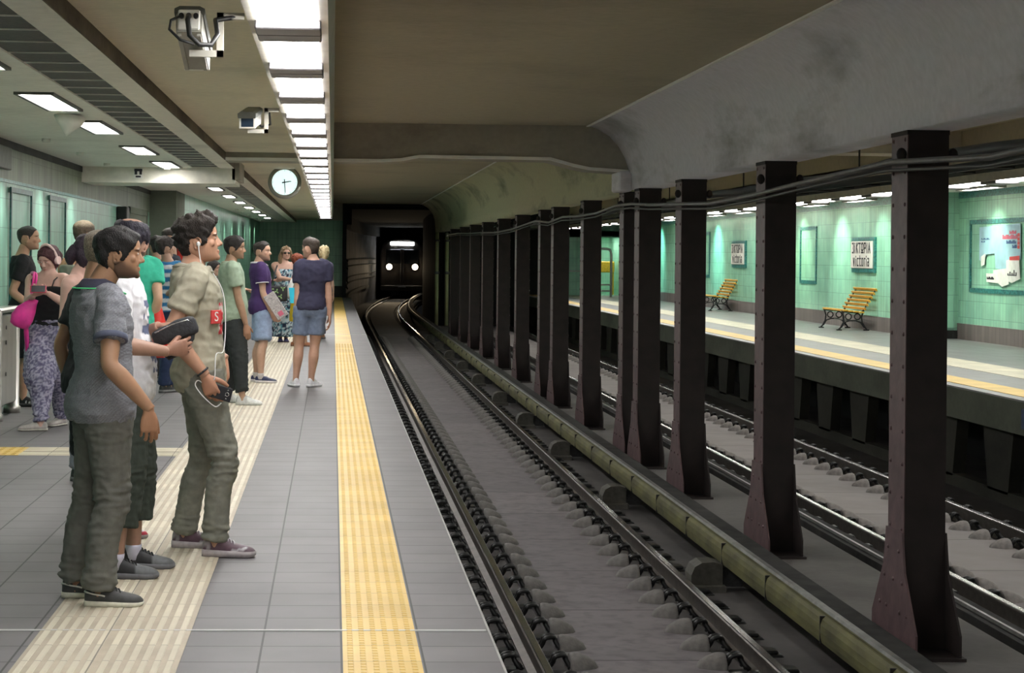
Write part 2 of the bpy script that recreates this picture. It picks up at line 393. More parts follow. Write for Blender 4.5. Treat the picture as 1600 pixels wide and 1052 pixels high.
# ------------------------------------------------------------------ track beds
def sweep(mb, prof, ys, fx=lambda y: 0., z=0.):
    rings = [[(fx(yy)+px, yy, z+pz) for px, pz in prof] for yy in ys]
    return mb.loft(rings, sm=False)
ysn = [Y0, 75]+[75+5*k for k in range(1, 12)]
off = lambda yy: curve(yy)-XC
st('floor_track', sweep(MB(), [(.0,-1.35),(3.62,-1.35),(3.62,-1.17),(.0,-1.17)], ysn, off), M['bed'], 'dark track bed of the near track')
st('floor_track_slab', sweep(MB(), [(1.58,-1.2),(2.62,-1.2),(2.62,-1.125),(1.58,-1.125)], ysn, off), M['slab'], 'concrete slab between the near rails')
st('floor_median', MB().box(3.55, 4.55, Y0, 70.9, -1.35, -1.0), M['conc'], 'concrete footing strip under the columns')
st('floor_track_far', MB().box(4.55, 9.2, Y0, 74, -1.35, -1.17), M['bed'], 'dark bed of the far track')
st('floor_track_slab_far', MB().box(5.30, 6.42, Y0, 74, -1.2, -1.115), M['slab2'], 'pale concrete slab between the far rails')

RP = [(-.065,-.17),(.065,-.17),(.065,-.155),(.012,-.14),(.012,-.05),(.034,-.04),(.034,-.008),(.026,0),(-.026,0),(-.034,-.008),(-.034,-.04),(-.012,-.05),(-.012,-.14),(-.065,-.155)]
def rail(name, label, x, ys, fx):
    t = thing(name, label, 'rail', (x, 10, -1.16))
    sweep(MB(), [(px+x, pz*.93-.995) for px, pz in RP], ys, fx).build('rail_body', M['rail'], t)
    sweep(MB(), [(x-.027,-1.0), (x+.027,-1.0), (x+.022,-.989), (x-.022,-.989)], ys, fx).build('rail_head', M['railtop'], t)
    return t
rail('running_rail', 'steel running rail of the near track, the one beside the yellow-striped platform', 1.364, ysn, off)
rail('running_rail', 'steel running rail of the near track, the one on the column side', 2.838, ysn, off)
rail('running_rail', 'steel running rail of the far track, the one on the column side', 5.104, [Y0, 74], lambda y: 0)
rail('running_rail', 'steel running rail of the far track, the one beside the far platform', 6.609, [Y0, 74], lambda y: 0)

# rail fastenings: base plate, spring clips, rounded concrete stop
def hump(mb, x, sgn, r=.122):
    # half-round concrete stop, tallest towards the rail, sloping away to the track centre
    rings = []
    for t, sc in ((0, .92), (.02, 1.0), (.06, .98), (.12, .78), (.17, .5), (.195, .12)):
        rings.append([(x+sgn*t, r*sc*math.cos(PI*k/10), (.035+r*.95*sc*math.sin(PI*k/10)) if 0 < k < 10 else .0) for k in range(11)])
    mb.loft(rings)
def coil(mb, x):
    for dy in (-.04, .03):
        pts = [(x-.085+.17*k/10+.012*math.sin(k*1.3), dy+.02*math.cos(k*.9), .045+.095*math.sin(PI*k/10)) for k in range(11)]
        mb.tube(pts, .0165, 7)
    mb.tube([(x+.06, -.055, .055), (x+.07, 0, .07), (x+.055, .05, .055)], .013, 6)
def fastener(label, group, side, gauge, hm, outer=True):
    # side: direction of the track centre (+1 = towards +x)
    t = thing('rail_fastening', label, 'rail fastening', (0,0,0), group)
    MB().cbox(-.30 if side > 0 else -.24, .24 if side > 0 else .30, -.085, .085, -.015, .022, .008).build('base_plate', M['clip'], t)
    a = MB()
    if outer: coil(a, -side*.185)
    a.cbox(-side*.185-.08, -side*.185+.08, -.07, .07, .022, .05, .008); a.build('spring_clip' if outer else 'rail_chair', M['clip'], t)
    a = MB(); coil(a, side*.155); a.build('spring_clip', M['clip'], t)
    a = MB(); hump(a, side*.22, side); a.build('concrete_stop', hm, t)
    return t
def rowf(x, side, ys, label, group, hm, outer=True):
    p = fastener(label, group, side, 1, hm, outer)
    for i, yy in enumerate(ys):
        if i == 0: p.location = (x, yy, -1.177)
        else: dup(p, (x, yy, -1.177))
rowf(1.364, 1, [9.6+.6*k for k in range(88)], 'black clipped rail fastening with concrete stop on the near rail beside the platform', 'rail fastenings of the rail beside the platform', M['hump'])
rowf(2.838, -1, [9.6+.6*k for k in range(88)], 'black clipped rail fastening with concrete stop on the near track rail nearest the columns', 'rail fastenings of the near rail beside the columns', M['hump'], False)
rowf(6.609, -1, [17.2+.6*k for k in range(58)], 'rail fastening with spring clips and pale rounded stop on the far track', 'rail fastenings of the far track', M['hump2'])
rowf(5.104, 1, [15.0+.6*k for k in range(40)], 'rail fastening of the far track rail nearest the columns', 'rail fastenings of the far rail beside the columns', M['hump2'])

# conductor rail with yellow board
t = thing('conductor_rail', 'conductor rail with yellow side board running along the column footing', 'rail', (3.36, 12, -1.0))
ysc = [Y0, 75]+[75+5*k for k in range(1, 12)]
sweep(MB(), [(3.24,-.945),(3.30,-.945),(3.30,-.765),(3.285,-.763),(3.262,-.77),(3.242,-.79),(3.23,-.825),(3.227,-.87),(3.232,-.915)], ysc, off).build('side_board', M['ycover'], t)
sweep(MB(), [(3.275,-.86),(3.52,-.86),(3.52,-.765),(3.275,-.765)], ysc, off).build('black_cover', M['cover'], t)
sweep(MB(), [(3.29,-.765),(3.35,-.765),(3.34,-.745),(3.30,-.745)], ysc, off).build('contact_strip', M['worn'], t)
j = MB()
for k in range(40): j.box(3.226, 3.3, 9.3+k*1.6, 9.312+k*1.6, -.95, -.768)
j.build('board_joint', M['blackpaint'], t)
t2 = thing('conductor_rail', 'pale-topped conductor rail of the far track behind the columns', 'rail', (4.8, 17, -1.17))
sweep(MB(), [(4.7,-1.17),(4.9,-1.17),(4.9,-1.02),(4.7,-1.02)], [Y0,70.9]).build('rail_body', M['cover'], t2)
sweep(MB(), [(4.765,-1.02),(4.80,-1.02),(4.795,-.995),(4.77,-.995)], [Y0,70.9]).build('contact_strip', M['worn'], t2)
def support(first):
    t = thing('conductor_support', 'grey hooded insulator bracket under the yellow conductor rail board', 'rail support', (0,0,0), 'insulator brackets of the conductor rail')
    h = MB()
    prof = [(-.17, 0), (-.17, .10), (-.14, .17), (-.08, .205), (.02, .21), (.09, .19), (.09, 0)]
    h.prism(prof, 'y', -.14, .14); h.build('hood', M['insul'], t)
    MB().cbox(-.19, .12, -.16, .16, -.05, .02, .01).build('base_block', M['insul'], t)
    b = MB().box(.09, .26, -.09, .09, .0, .16); b.cyl((.12,-.1,.10), (.12,.1,.10), .03, 8); b.build('bracket', M['clip'], t)
    return t
s0 = support(True)
for i, yy in enumerate((10.7, 15.8, 21.0, 26.0, 30.7, 35.4, 40.6, 45.6, 50.6, 55.6, 60.6)):
    if i == 0: s0.location = (3.14, yy, -1.13)
    else: dup(s0, (3.14, yy, -1.13))

# ------------------------------------------------------------------ steel columns
def column():
    t = thing('steel_column', '', 'column', (0,0,0), 'riveted steel columns between the tracks')
    w, d, zt, zb = .275, .36, 2.44, -1.0
    def rivets(mb, x, sg, zs):
        for zz in zs:
            for yy in (-d*.36, d*.36):
                mb.ell((x, yy, zz), .011, .015, .015, 8, 5)
    for nm, x0, x1, sg in (('track_side_flange', 0, .022, -1), ('far_flange', w-.022, w, 1)):
        f = MB().box(x0, x1, -d/2, d/2, zb, zt)
        rivets(f, x0 if sg < 0 else x1, sg, [zb+.8+.215*k for k in range(int((zt-zb-.85)/.215)+1)])
        for sy in (-1, 1): f.box(x0 if sg > 0 else x1, (x0 if sg > 0 else x1)-sg*.065, sy*d/2-(.012 if sy > 0 else 0), sy*d/2+(.012 if sy < 0 else 0), zb, zt)
        f.build(nm, M['steel'], t)
        g = MB()
        xa, xb = (x0-.014, x0) if sg < 0 else (x1, x1+.014)
        g.prism([(-.50,zb),(.50,zb),(.50,zb+.16),(.24,zb+.52),(.18,zb+.78),(-.18,zb+.78),(-.24,zb+.52),(-.50,zb+.16)], 'x', xa, xb)
        for yy, zz in [(-.42,.06),(-.25,.06),(-.08,.06),(.08,.06),(.25,.06),(.42,.06),(-.3,.25),(.3,.25),(-.15,.25),(.15,.25),(-.2,.45),(.2,.45),(-.12,.65),(.12,.65),(0,.45)]:
            g.ell((xa if sg < 0 else xb, yy, zb+zz), .011, .015, .015, 8, 5)
        g.build('gusset_plate', M['steel'] if sg < 0 else M['steel_shade'], t)
    MB().box(.006, w, -d/2-.006, -d/2+.008, zb, zt).build('front_plate', M['steel_shade'], t)
    MB().box(.006, w, d/2-.008, d/2+.006, zb, zt).build('rear_plate', M['steel_shade'], t)
    MB().box(-.04, w+.04, -.52, .52, zb-.005, zb+.02).build('base_plate', M['steel_shade'], t)
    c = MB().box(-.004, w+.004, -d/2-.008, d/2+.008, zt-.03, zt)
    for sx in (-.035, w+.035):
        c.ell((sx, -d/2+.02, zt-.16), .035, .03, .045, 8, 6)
    c.build('cap', M['steel_shade'], t)
    return t
colY = [8.75, 12.68, 16.85, 20.9, 23.78, 25.05, 29.05, 33.0, 35.1, 39.6, 43.95, 48.5, 52.85, 57.0, 61.65]
col0 = column()
names = ['riveted brown steel column just out of frame at the right',
 'nearest riveted steel column, pinkish brown flange lit beside the far platform poster',
 'second steel column from the camera, left of the white station sign',
 'third steel column from the camera, left of the farther yellow bench',
 'near one of the first close pair of columns, beside the beam end',
 'far one of the first close pair of columns, beside the beam end',
 'dark column just beyond the close pair, left of the beam end',
 'near one of the second close pair of columns deeper in the row',
 'far one of the second close pair of columns deeper in the row']
for i, yy in enumerate(colY):
    lab = names[i] if i < len(names) else 'dark steel column in the far row, %s beyond the second close pair' % (ORD[i-8] if i > 9 else 'first')
    if i == 0: continue
    if i == 1: col0.location = (3.78, yy+.0, 0); col0['label'] = lab; c_ = col0
    else: c_ = dup(col0, (3.78, yy, 0), lab)

# ------------------------------------------------------------------ ceilings
def ceil(name, x0, x1, y0, y1, z, m, th=.15, label=None): return st(name, MB().box(x0, x1, y0, y1, z, z+th), m, label)
BAYS = ((Y0, 24.3, 3.25), (25.0, Y1, 3.47))
for k, (a, b_, zc) in enumerate(BAYS):
    ceil('ceiling_main' , -.16, 3.25, a, b_, zc, M['ceil'], label='flat ceiling over the near track')
    st('trim_%d' % (10+k), MB().box(-.22, -.15, a, b_, 2.86, zc+.1), M['ceil'], 'step face beside the lamp row')
    ceil('ceiling_lower', -1.40, -.15, a, b_, 2.86, M['ceilW'], label='lower ceiling left of the lamp row')
    # haunch curving down to the column beam
    hp = [(3.23, zc), (3.36, zc-.045), (3.50, zc-.13), (3.62, zc-.26), (3.70, zc-.40), (3.755, zc-.58), (3.775, 2.62), (3.78, 2.44), (4.10, 2.44), (4.12, 2.62), (4.16, zc-.58), (4.24, zc-.4), (4.36, zc-.26), (4.5, zc-.12), (4.65, zc), (4.65, zc+.2), (3.23, zc+.2)]
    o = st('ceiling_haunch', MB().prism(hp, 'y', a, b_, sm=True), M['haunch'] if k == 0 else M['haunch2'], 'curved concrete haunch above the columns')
    st('trim_%d' % (14+k), MB().box(3.205, 3.24, a, b_, zc-.014, zc+.01), M['crease'], 'pale crease line between ceiling and haunch')
    ceil('ceiling_far', 4.6, 8.1, a, b_, zc, M['ceil'], label='ceiling over the far track')
    st('trim_%d' % (18+k), MB().box(8.05, 8.12, a, b_, 2.86, zc+.1), M['ceil'])
    ceil('ceiling_far_lower', 8.05, 9.3, a, b_, 2.86, M['ceilL'])
    ceil('ceiling_far_platform', 9.3, 12.3, a, b_, 2.88, M['ceilL'], label='pale ceiling above the far platform')
# transverse beam with arched underside
bp_ = [(-1.40,2.76),(.6,2.76),(.85,2.775),(1.08,2.82),(2.75,2.81),(3.05,2.73),(3.25,2.69),(3.77,2.66),(3.77,3.6),(-1.40,3.6)]
st('trim_30', MB().prism(bp_, 'y', 24.3, 25.0), M['beam'], 'transverse ceiling beam with arched underside')
lip = bp_[:8]; st('trim_37', MB().prism([(a, z-.004) for a, z in lip]+[(a, z+.035) for a, z in reversed(lip)], 'y', 24.27, 24.32), M['crease'], 'painted lip along the underside of the transverse beam')  # pale strip stands for the light along the beam's lower edge
st('trim_31', MB().cbox(3.62, 3.79, 24.22, 24.9, 2.42, 2.68, .02), M['haunch'], 'small white block at the beam end')
st('trim_32', MB().box(4.12, 12.3, 24.3, 25.0, 2.95, 3.7), M['beam'])
# soffit band, grille and panel ceiling over the platform (two bays)
for k, (a, b_) in enumerate(((Y0, 26.6), (28.0, Y1))):
    st('ceiling_band', MB().box(-1.57, -1.37, a, b_, 2.755, 3.3), M['band'], 'pale soffit band beside the ceiling grille')
    st('ceiling_panels', MB().box(-3.6, -1.95, a, b_, 2.76, 2.95), M['ceilL'], 'white ceiling over the platform side')
    st('trim_%d' % (35+k), MB().box(-1.375, -1.362, a, b_, 2.757, 2.862), M['sootline'], 'soot stained edge of the soffit band')
    st('ceiling_void', MB().box(-1.95, -1.57, a, b_, 2.86, 2.95), M['black'])
    g = MB(); n = int((b_-max(a, 2))/.6); bars = []
    for q in range(n):
        yy = b_-.05-q*.6
        g.box(-1.952, -1.568, yy-.592, yy-.008, 2.772, 2.80)
        bars.append(yy)
    tg = thing('ceiling_grille', ('nearer' if k == 0 else 'farther')+' dark slatted ceiling grille beside the pale soffit band', 'grille', (-1.76, b_-4, 2.76))
    g.box(-1.952, -1.94, b_-n*.6, b_-.05, 2.79, 2.81)
    g.build('mesh_panel', M['grille'], tg)
    for yy in bars: MB().box(-1.952, -1.568, yy-.008, yy+.008, 2.764, 2.81).build('cross_bar', M['slat'], tg)
st('trim_33', MB().box(-3.6, -1.36, 26.6, 28.0, 2.545, 3.0), M['band'], 'cross beam over the platform')
st('trim_34', MB().box(-1.40, -1.30, 26.6, 28.0, 2.6, 3.0), M['beam'])

# ------------------------------------------------------------------ walls
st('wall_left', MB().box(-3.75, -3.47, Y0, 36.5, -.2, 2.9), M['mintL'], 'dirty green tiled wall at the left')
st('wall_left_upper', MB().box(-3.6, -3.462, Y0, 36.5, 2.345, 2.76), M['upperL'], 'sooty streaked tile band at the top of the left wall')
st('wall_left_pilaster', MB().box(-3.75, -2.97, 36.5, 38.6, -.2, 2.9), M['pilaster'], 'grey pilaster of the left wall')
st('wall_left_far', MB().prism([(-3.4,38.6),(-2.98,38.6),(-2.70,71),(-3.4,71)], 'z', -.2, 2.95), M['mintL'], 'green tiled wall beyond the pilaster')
st('wall_end', MB().box(-3.6, .48, 71, 71.3, -.3, 2.84), M['mintE'], 'dark green tiled end wall of the platform')
st('wall_end_upper', MB().box(-3.6, .5, 70.95, 71.3, 2.84, 3.7), M['beam'], 'plaster band above the end wall')
st('wall_end_skirting', MB().box(-2.75, .48, 70.96, 71.0, 0, .42), M['soot'])
st('trim_40', MB().box(-3.47, -3.455, Y0, 31, 2.31, 2.345), M['tealband'], 'dark teal tile line on the left wall')
st('trim_41', MB().box(-3.47, -3.45, Y0, 36.5, 2.68, 2.76), M['soot'])
st('wall_right', MB().box(11.36, 11.8, 36.6, 74, 0, 3.0), M['mintR'], 'mint green tiled wall of the far platform')
st('wall_right_pilaster', MB().box(11.36, 12.3, 35.95, 36.65, .1, 3.0), M['mintX'])
st('wall_right_near', MB().box(11.88, 12.3, Y0, 36.0, 0, 3.0), M['mintR'], 'recessed mint green wall of the far platform')
st('baseboard_right', MB().box(11.335, 11.36, 36.6, 74, .1, .40), M['skirt'], 'brown tiled skirting of the far platform')
st('baseboard_right_near', MB().box(11.855, 11.88, Y0, 35.95, .1, .40), M['skirt'])
st('baseboard_right_pilaster', MB().box(11.36, 11.88, 35.93, 35.955, .1, .26), M['blackpaint'])
st('trim_50', MB().box(11.345, 11.36, 36.6, 74, 2.72, 2.88), M['tealband'], 'dark teal band at the top of the far wall')
st('trim_51', MB().box(11.865, 11.88, Y0, 35.95, 2.76, 2.88), M['tealband'])
st('door_1', MB().box(11.45, 11.80, 35.91, 35.95, .3, 2.2).box(11.5, 11.75, 35.9, 35.915, .35, 1.15), M['mintX'], 'green service door on the pilaster')
st('wall_back', MB().box(-3.8, 12.4, Y0-.3, Y0, -1.4, 3.8), M['ceilL'])
# far platform
st('floor_right', MB().box(7.75, 12.2, Y0, 74, -.2, .1).box(7.35, 7.8, Y0, 74, -.27, .1), M['floorR'], 'grey tiled far platform floor')
st('trim_60', MB().box(7.335, 7.352, Y0, 74, -.27, .085), M['edgeconc'], 'dark edge face of the far platform')
st('trim_61', MB().box(7.53, 7.95, Y0, 74, .09, .106), M['yellow'], 'yellow strip of the far platform')
st('trim_62', MB().box(8.70, 9.42, Y0, 74, .09, .105), M['cream'], 'cream strip of the far platform')
pm = MB().box(7.6, 7.75, Y0, 74, -1.35, -1.02)
yy = 4.2
while yy < 74:
    # concrete pier, wider at its top, so that the opening beside it widens downwards
    pm.prism([(yy-.52,-.25),(yy+.52,-.25),(yy+.33,-1.05),(yy-.33,-1.05)], 'x', 7.6, 7.75); yy += 1.93
st('wall_under_platform', pm, M['darkconc'], 'row of concrete piers under the far platform')
st('wall_under_platform_back', MB().box(9.0, 9.2, Y0, 74, -1.35, -.2), M['black'])
# far end of the far platform: end wall with exit passage
st('wall_far_end', MB().box(9.0, 10.2, 74, 74.3, .1, 3.0).box(11.2, 12.3, 74, 74.3, .1, 3).box(9.0, 12.3, 74, 74.3, 2.35, 3.0), M['mintX'])
st('wall_far_end_passage', MB().box(10.1, 11.3, 77, 77.2, -.2, 3).box(10.0, 10.2, 74.3, 77, .1, 3).box(11.2, 11.4, 74.3, 77, .1, 3).box(10, 11.4, 74, 77, 2.4, 2.6).box(10, 11.4, 74, 77.2, 0, .1), M['mintX'])
st('wall_far_portal', MB().box(4.0, 9.0, 74, 74.3, -1.35, 3.6), M['black'])
# near track portal and tunnel
n = 9
hole = [(.5,-1.35),(.5,3.42)]+[(3.72+.42*math.sin(PI/2*k/n), 3.0+.42*math.cos(PI/2*k/n)) for k in range(n+1)]+[(4.14,-1.35)]
por = MB()
por.prism([(.35,-1.35),(.5,-1.35),(.5,3.42),(.5,3.7),(.35,3.7)], 'y', 70.8, 72.4)
top = [(.5,3.42)]+hole[2:-1]+[(4.14,3.0),(4.6,3.0),(4.6,3.7),(.5,3.7)]
por.prism(top, 'y', 71, 72.4)
por.box(4.14, 4.6, 71, 72.4, -1.35, 3.1)
st('wall_portal', por, M['blacksoot'], 'black tunnel portal surround')
tys = [72.4+3*k for k in range(22)]
st('wall_tunnel_left', sweep(MB(), [(.15,-1.35),(.48,-1.35),(.48,3.5),(.15,3.5)], tys, off), M['tunnel'], 'lit tunnel wall at the left of the train')
st('wall_tunnel_right', sweep(MB(), [(4.0,-1.35),(4.3,-1.35),(4.3,3.5),(4.0,3.5)], tys, off), M['soot'])
st('ceiling_tunnel', sweep(MB(), [(.15,3.3),(4.3,3.3),(4.3,3.6),(.15,3.6)], tys, off), M['blacksoot'])
st('wall_tunnel_ribs', sweep(MB(), [(.48,2.72),(.7,2.72),(.7,3.3),(.48,3.3)], tys, off), M['blacksoot'])
st('wall_tunnel_end', MB().box(0, 14, 136, 136.3, -1.4, 3.6), M['soot'])
st('wall_tunnel_ledge', sweep(MB(), [(.48,-.3),(.62,-.3),(.62,-.15),(.48,-.15)], [72.4+3*k for k in range(14)], off), M['edgeconc'])
for k, (zz, r_) in enumerate(((1.35,.035), (1.05,.03), (.55,.03), (.3,.03))):
    pts = [(.56+off(72.5+3*q), 72.5+3*q, zz) for q in range(16)]
    lab = ['uppermost', 'second highest', 'second lowest', 'lowest'][k]+' cable pipe along the lit tunnel wall'
    tag(MB().tube(pts, r_, 8).build('cable_pipe', M['cover']), lab, 'pipe', 'cable pipes on the tunnel wall')
bx = MB().cbox(.5, .62, 78.0, 78.5, .5, 1.3, .02)
tag(bx.build('tunnel_box', M['cableg']), 'small pale box upright on the lit tunnel wall', 'box')
for k, (xx, yy, lab) in enumerate(((4.20, 70.6, 'olive vertical pipe at the right side of the tunnel mouth, nearer the columns'), (3.84, 70.75, 'pale olive vertical pipe at the tunnel mouth, left of the other pipe'))):
    t = thing('vertical_pipe', lab, 'pipe', (xx, yy, -1.1))
    MB().cyl((xx, yy, -1.1), (xx, yy, 2.66 if k else 2.42), .07, 12).build('pipe', M['pipeol'], t)
    MB().cyl((xx, yy, .9), (xx, yy, 1.0), .095, 12).build('collar', M['cableg'], t)
    MB().cyl((xx, yy, 2.1), (xx, yy, 2.18), .095, 12).build('collar', M['cableg'], t)
    MB().ell((xx, yy-.06, 2.62 if k else 2.34), .06, .06, .1, 10, 6).build('valve', M['stain'], t)

# ------------------------------------------------------------------ train
TY = 119.0; tx = curve(TY)
t = thing('train', 'dark metro train with two bright headlamps coming out of the tunnel', 'train', (tx, TY, -1.0))
hw = 1.36
prof = [(-hw,-.55),(hw,-.55),(hw+.02,.3),(hw,1.6),(hw-.14,2.2),(hw-.5,2.55),(.4,2.66),(-.4,2.66),(-hw+.5,2.55),(-hw+.14,2.2),(-hw,1.6),(-hw-.02,.3)]
rg = []
for dy, sc, sh in ((0, .93, .0), (.12, .98, 0), (.5, 1, 0), (12, 1, .8)):
    rg.append([(tx+sh+x*sc, TY+dy, .9+(z-.9)*sc) for x, z in prof])
MB().loft(rg, sm=False).build('car_body', M['train'], t)
MB().cbox(tx-1.0, tx-.12, TY-.03, TY+.02, 1.05, 1.95, .04).build('windscreen', M['winlit'], t)
MB().cbox(tx+.12, tx+1.0, TY-.03, TY+.02, 1.05, 1.95, .04).build('windscreen', M['winlit'], t)
MB().cbox(tx-.1, tx+.1, TY-.05, TY+.02, -.3, 1.98, .02).build('front_door', M['traingrey'], t)
MB().cbox(tx-.74, tx+.74, TY-.04, TY+.02, 2.20, 2.40, .03).build('destination_display', M['trainsign'], t)
for sx in (-1, 1):
    MB().cyl((tx+sx*.8, TY-.06, .86), (tx+sx*.8, TY+.03, .86), .22, 18).build('lamp_ring', M['traingrey'], t)
    MB().cyl((tx+sx*.8, TY-.09, .86), (tx+sx*.8, TY-.05, .86), .17, 18).build('headlamp', M['headlamp'], t)
MB().cbox(tx-1.3, tx+1.3, TY-.12, TY+.02, -.62, -.28, .05).build('bumper', M['traingrey'], t)
MB().cbox(tx-.25, tx+.25, TY-.35, TY, -.6, -.35, .04).build('coupler', M['dkmetal'], t)
def spot(name, loc, to, power, ang, blend=.5, col=(1,1,1), size=.05):
    l = bpy.data.lights.new(name, 'SPOT'); l.energy = power; l.spot_size = math.radians(ang); l.spot_blend = blend; l.color = col; l.shadow_soft_size = size
    o = bpy.data.objects.new(name, l); COL.objects.link(o); o.location = loc
    o.rotation_euler = (Vector(to)-Vector(loc)).to_track_quat('-Z', 'Y').to_euler(); return o
for sx in (-1, 1): spot('headlamp_beam', (tx+sx*.8, TY-.2, .86), (2.2+sx*.4, 84, -1.0), 300, 26, .7, (1, .78, .5), .15)
# ------------------------------------------------------------------ lamp rows
def lamprow(label, x0, x1, z, spans, pm, ya, yb, ztop):
    t = thing('strip_light', label, 'light fixture', ((x0+x1)/2, ya, z))
    MB().prism([(x0-.03,z+.16),(x0,z),(x0+.045,z),(x0+.045,z+.05),(x0+.03,z+.16)], 'y', ya, yb).build('side_rail', M['galv'], t)
    MB().prism([(x1+.03,z+.16),(x1,z),(x1-.045,z),(x1-.045,z+.05),(x1-.03,z+.16)], 'y', ya, yb).build('side_rail', M['alu'], t)
    MB().box(x0-.03, x1+.03, ya, yb, z+.16, ztop).build('housing', M['galv'], t)
    for a, b in spans:
        MB().box(x0+.045, x1-.045, a, b, z-.012, z+.05).build('diffuser', pm, t)
    for (a, b), (c, d) in zip(spans, spans[1:]):
        mb = MB().cbox(x0+.03, x1-.03, b+.02, (b+c)/2-.01, z-.036, z+.04, .006); mb.cbox(x0+.03, x1-.03, (b+c)/2+.01, c-.02, z-.036, z+.04, .006)
        mb.build('crossbar', M['bar'], t)
    return t
sp = [(7.0-1.81*4+1.81*k-.05, 7.0-1.81*4+1.81*k+1.22) for k in range(-3, 30)]  # panels behind the camera are unseen, added to brighten the near haunch
lamprow('long aluminium strip light of bright square panels above the yellow-striped platform', -.375, -.03, 2.58, sp, M['tube'], sp[0][0]-.3, sp[-1][1]+.2, 2.86)
sp2 = [(2.0+1.81*k, 2.0+1.81*k+1.22) for k in range(0, 36)]
lamprow('long strip light of bright panels above the far platform', 8.06, 8.42, 2.57, sp2, M['tubeR'], 1.6, sp2[-1][1]+.3, 2.86)

def panel(label, x, y0, y1, z, w, m, group, drop=.0):
    t = thing('ceiling_light', label, 'ceiling light', (x, (y0+y1)/2, z), group)
    f = MB()
    f.box(x-w/2-.03, x-w/2, y0-.03, y1+.03, z-.02-drop, z+.02).box(x+w/2, x+w/2+.03, y0-.03, y1+.03, z-.02-drop, z+.02)
    f.box(x-w/2, x+w/2, y0-.03, y0, z-.02-drop, z+.02).box(x-w/2, x+w/2, y1, y1+.03, z-.02-drop, z+.02)
    f.build('frame', M['camdark'], t)
    MB().box(x-w/2, x+w/2, y0, y1, z-.012-drop, z+.01).build('diffuser', m, t)
    return t
LY = [(10.8,12.4),(14.33,15.95),(17.32,19.0),(21.3,22.95),(24.8,26.45)]
LL = ['sliver of a lit ceiling panel at the left picture edge', 'nearest lit ceiling panel above the headphone woman, left of the dark grille', 'second lit ceiling panel beside the white cone speaker', 'third lit ceiling panel, before the cross beam', 'fourth lit ceiling panel, right at the cross beam']
for (a, b), lab in zip(LY, LL): panel(lab or 'lit ceiling panel over the platform behind the viewer', -2.22, a, b, 2.76, .235, M['panel'], 'ceiling panels over the near platform')
for k in range(8):
    a = 29.5+k*4.6
    panel('%s lit ceiling panel beyond the cross beam' % (ORD[k] or 'first').capitalize(), -2.13, a, a+1.6, 2.76, .19, M['panel'], 'ceiling panels beyond the cross beam')
for k in range(-4, 10):
    a = 29.5+k*3.55
    panel('ceiling lamp above the far platform near the mint wall, %s from the near end' % (ORD[k+4] or 'first'), 10.35, a, a+1.6, 2.80, .2, M['panelR'], 'ceiling lamps near the far wall', .05)
# wall-washing spots: small cans added on the ceiling to carry the lamps
def can(x, y, z, tox, toz, power, col, ang, lab, grp):
    t = thing('ceiling_spotlight', lab, 'spotlight', (x, y, z), grp)
    MB().tube([(x, y, z), (x, y, z-.035), (x, y, z-.04)], [.045, .045, .03], 14).build('can', M['ceilL'], t)
    l = spot('spot_lamp', (x, y, z-.06), (tox, y, toz), power, ang, .9, col, .04)
for k, (yy, pw, cl) in enumerate(((36.9,130,(.85,1,.8)), (39.2,170,(.85,1,.82)), (42.4,260,(.9,1,.82)), (45.9,260,(.88,1,.72)), (50.6,130,(.6,1,.9)), (56.2,380,(.45,1,.92)), (61,130,(.5,1,.9)), (66,380,(.45,1,.9)))):
    can(10.3, yy, 2.86, 11.36, 1.75, pw*.7, cl, 76, 'small ceiling spotlight washing the mint wall, %s from near' % (ORD[k] or 'first'), 'wall spotlights of the far platform')
for k, yy in enumerate((28.0, 31.0, 33.8)):
    can(10.9, yy, 2.86, 11.88, 1.6, 150, (.9,1,.75), 80, 'small ceiling spotlight over the recessed wall, %s' % ['first', 'second', 'third'][k], 'spotlights over the recessed wall')
for k, yy in enumerate((51, 54.2, 57.5, 60.8, 64, 67)):
    can(-2.55, yy, 2.76, -2.86, 1.7, 60, (.85,1,.8), 60, 'small ceiling spotlight along the far left wall, %s from the pilaster' % (ORD[k] or 'first'), 'wall spotlights of the near platform')
for k, yy in enumerate((20.2, 22.9, 25.6)):
    can(-3.0, yy, 2.76, -3.47, 1.2, 60, (.8,1,.9), 75, 'small ceiling spotlight above the framed wall panels, %s' % ['first', 'second', 'third'][k], 'wall spotlights above the framed panels')

can(-2.28, 26.42, 2.76, -2.28, 1.0, 22, (1,.98,.92), 150, 'small ceiling spotlight touching the cross beam, lighting its face', None)
panel('added lamp that brightens the exit passage of the far platform', 10.7, 74.9, 76.2, 2.4, .3, M['panelR'], None)  # no such lamp in sight; added so the passage is not black
# ------------------------------------------------------------------ frames on the left wall, box, sign, speaker, red cabinet
def wallframe(name, lab, cat, x, sg, y0, y1, z0, z1, b=.055):
    m = MB(); xa, xb = (x-.02, x) if sg < 0 else (x, x+.02)
    m.box(xa, xb, y0, y0+b, z0, z1).box(xa, xb, y1-b, y1, z0, z1).box(xa, xb, y0+b, y1-b, z0, z0+b).box(xa, xb, y0+b, y1-b, z1-b, z1)
    return tag(m.build(name, M['tealband'] if x > 0 else M['tealdk']), lab, cat)
wallframe('wall_panel_frame', 'dark teal panel border on the left wall behind the black-shirted man', 'frame', -3.455, 1, 20.7, 22.15, .95, 2.27)
wallframe('wall_panel_frame', 'dark teal panel border on the left wall behind the headphone woman', 'frame', -3.455, 1, 23.5, 24.95, .95, 2.27)
wallframe('wall_panel_frame', 'tall teal tile border left of the white station sign', 'frame', 11.335, 1, 44.6, 46.2, 1.0, 2.36, .08)
wallframe('wall_panel_frame', 'tall teal tile border left of the farther yellow bench', 'frame', 11.335, 1, 57.4, 59.4, 1.0, 2.38, .09)
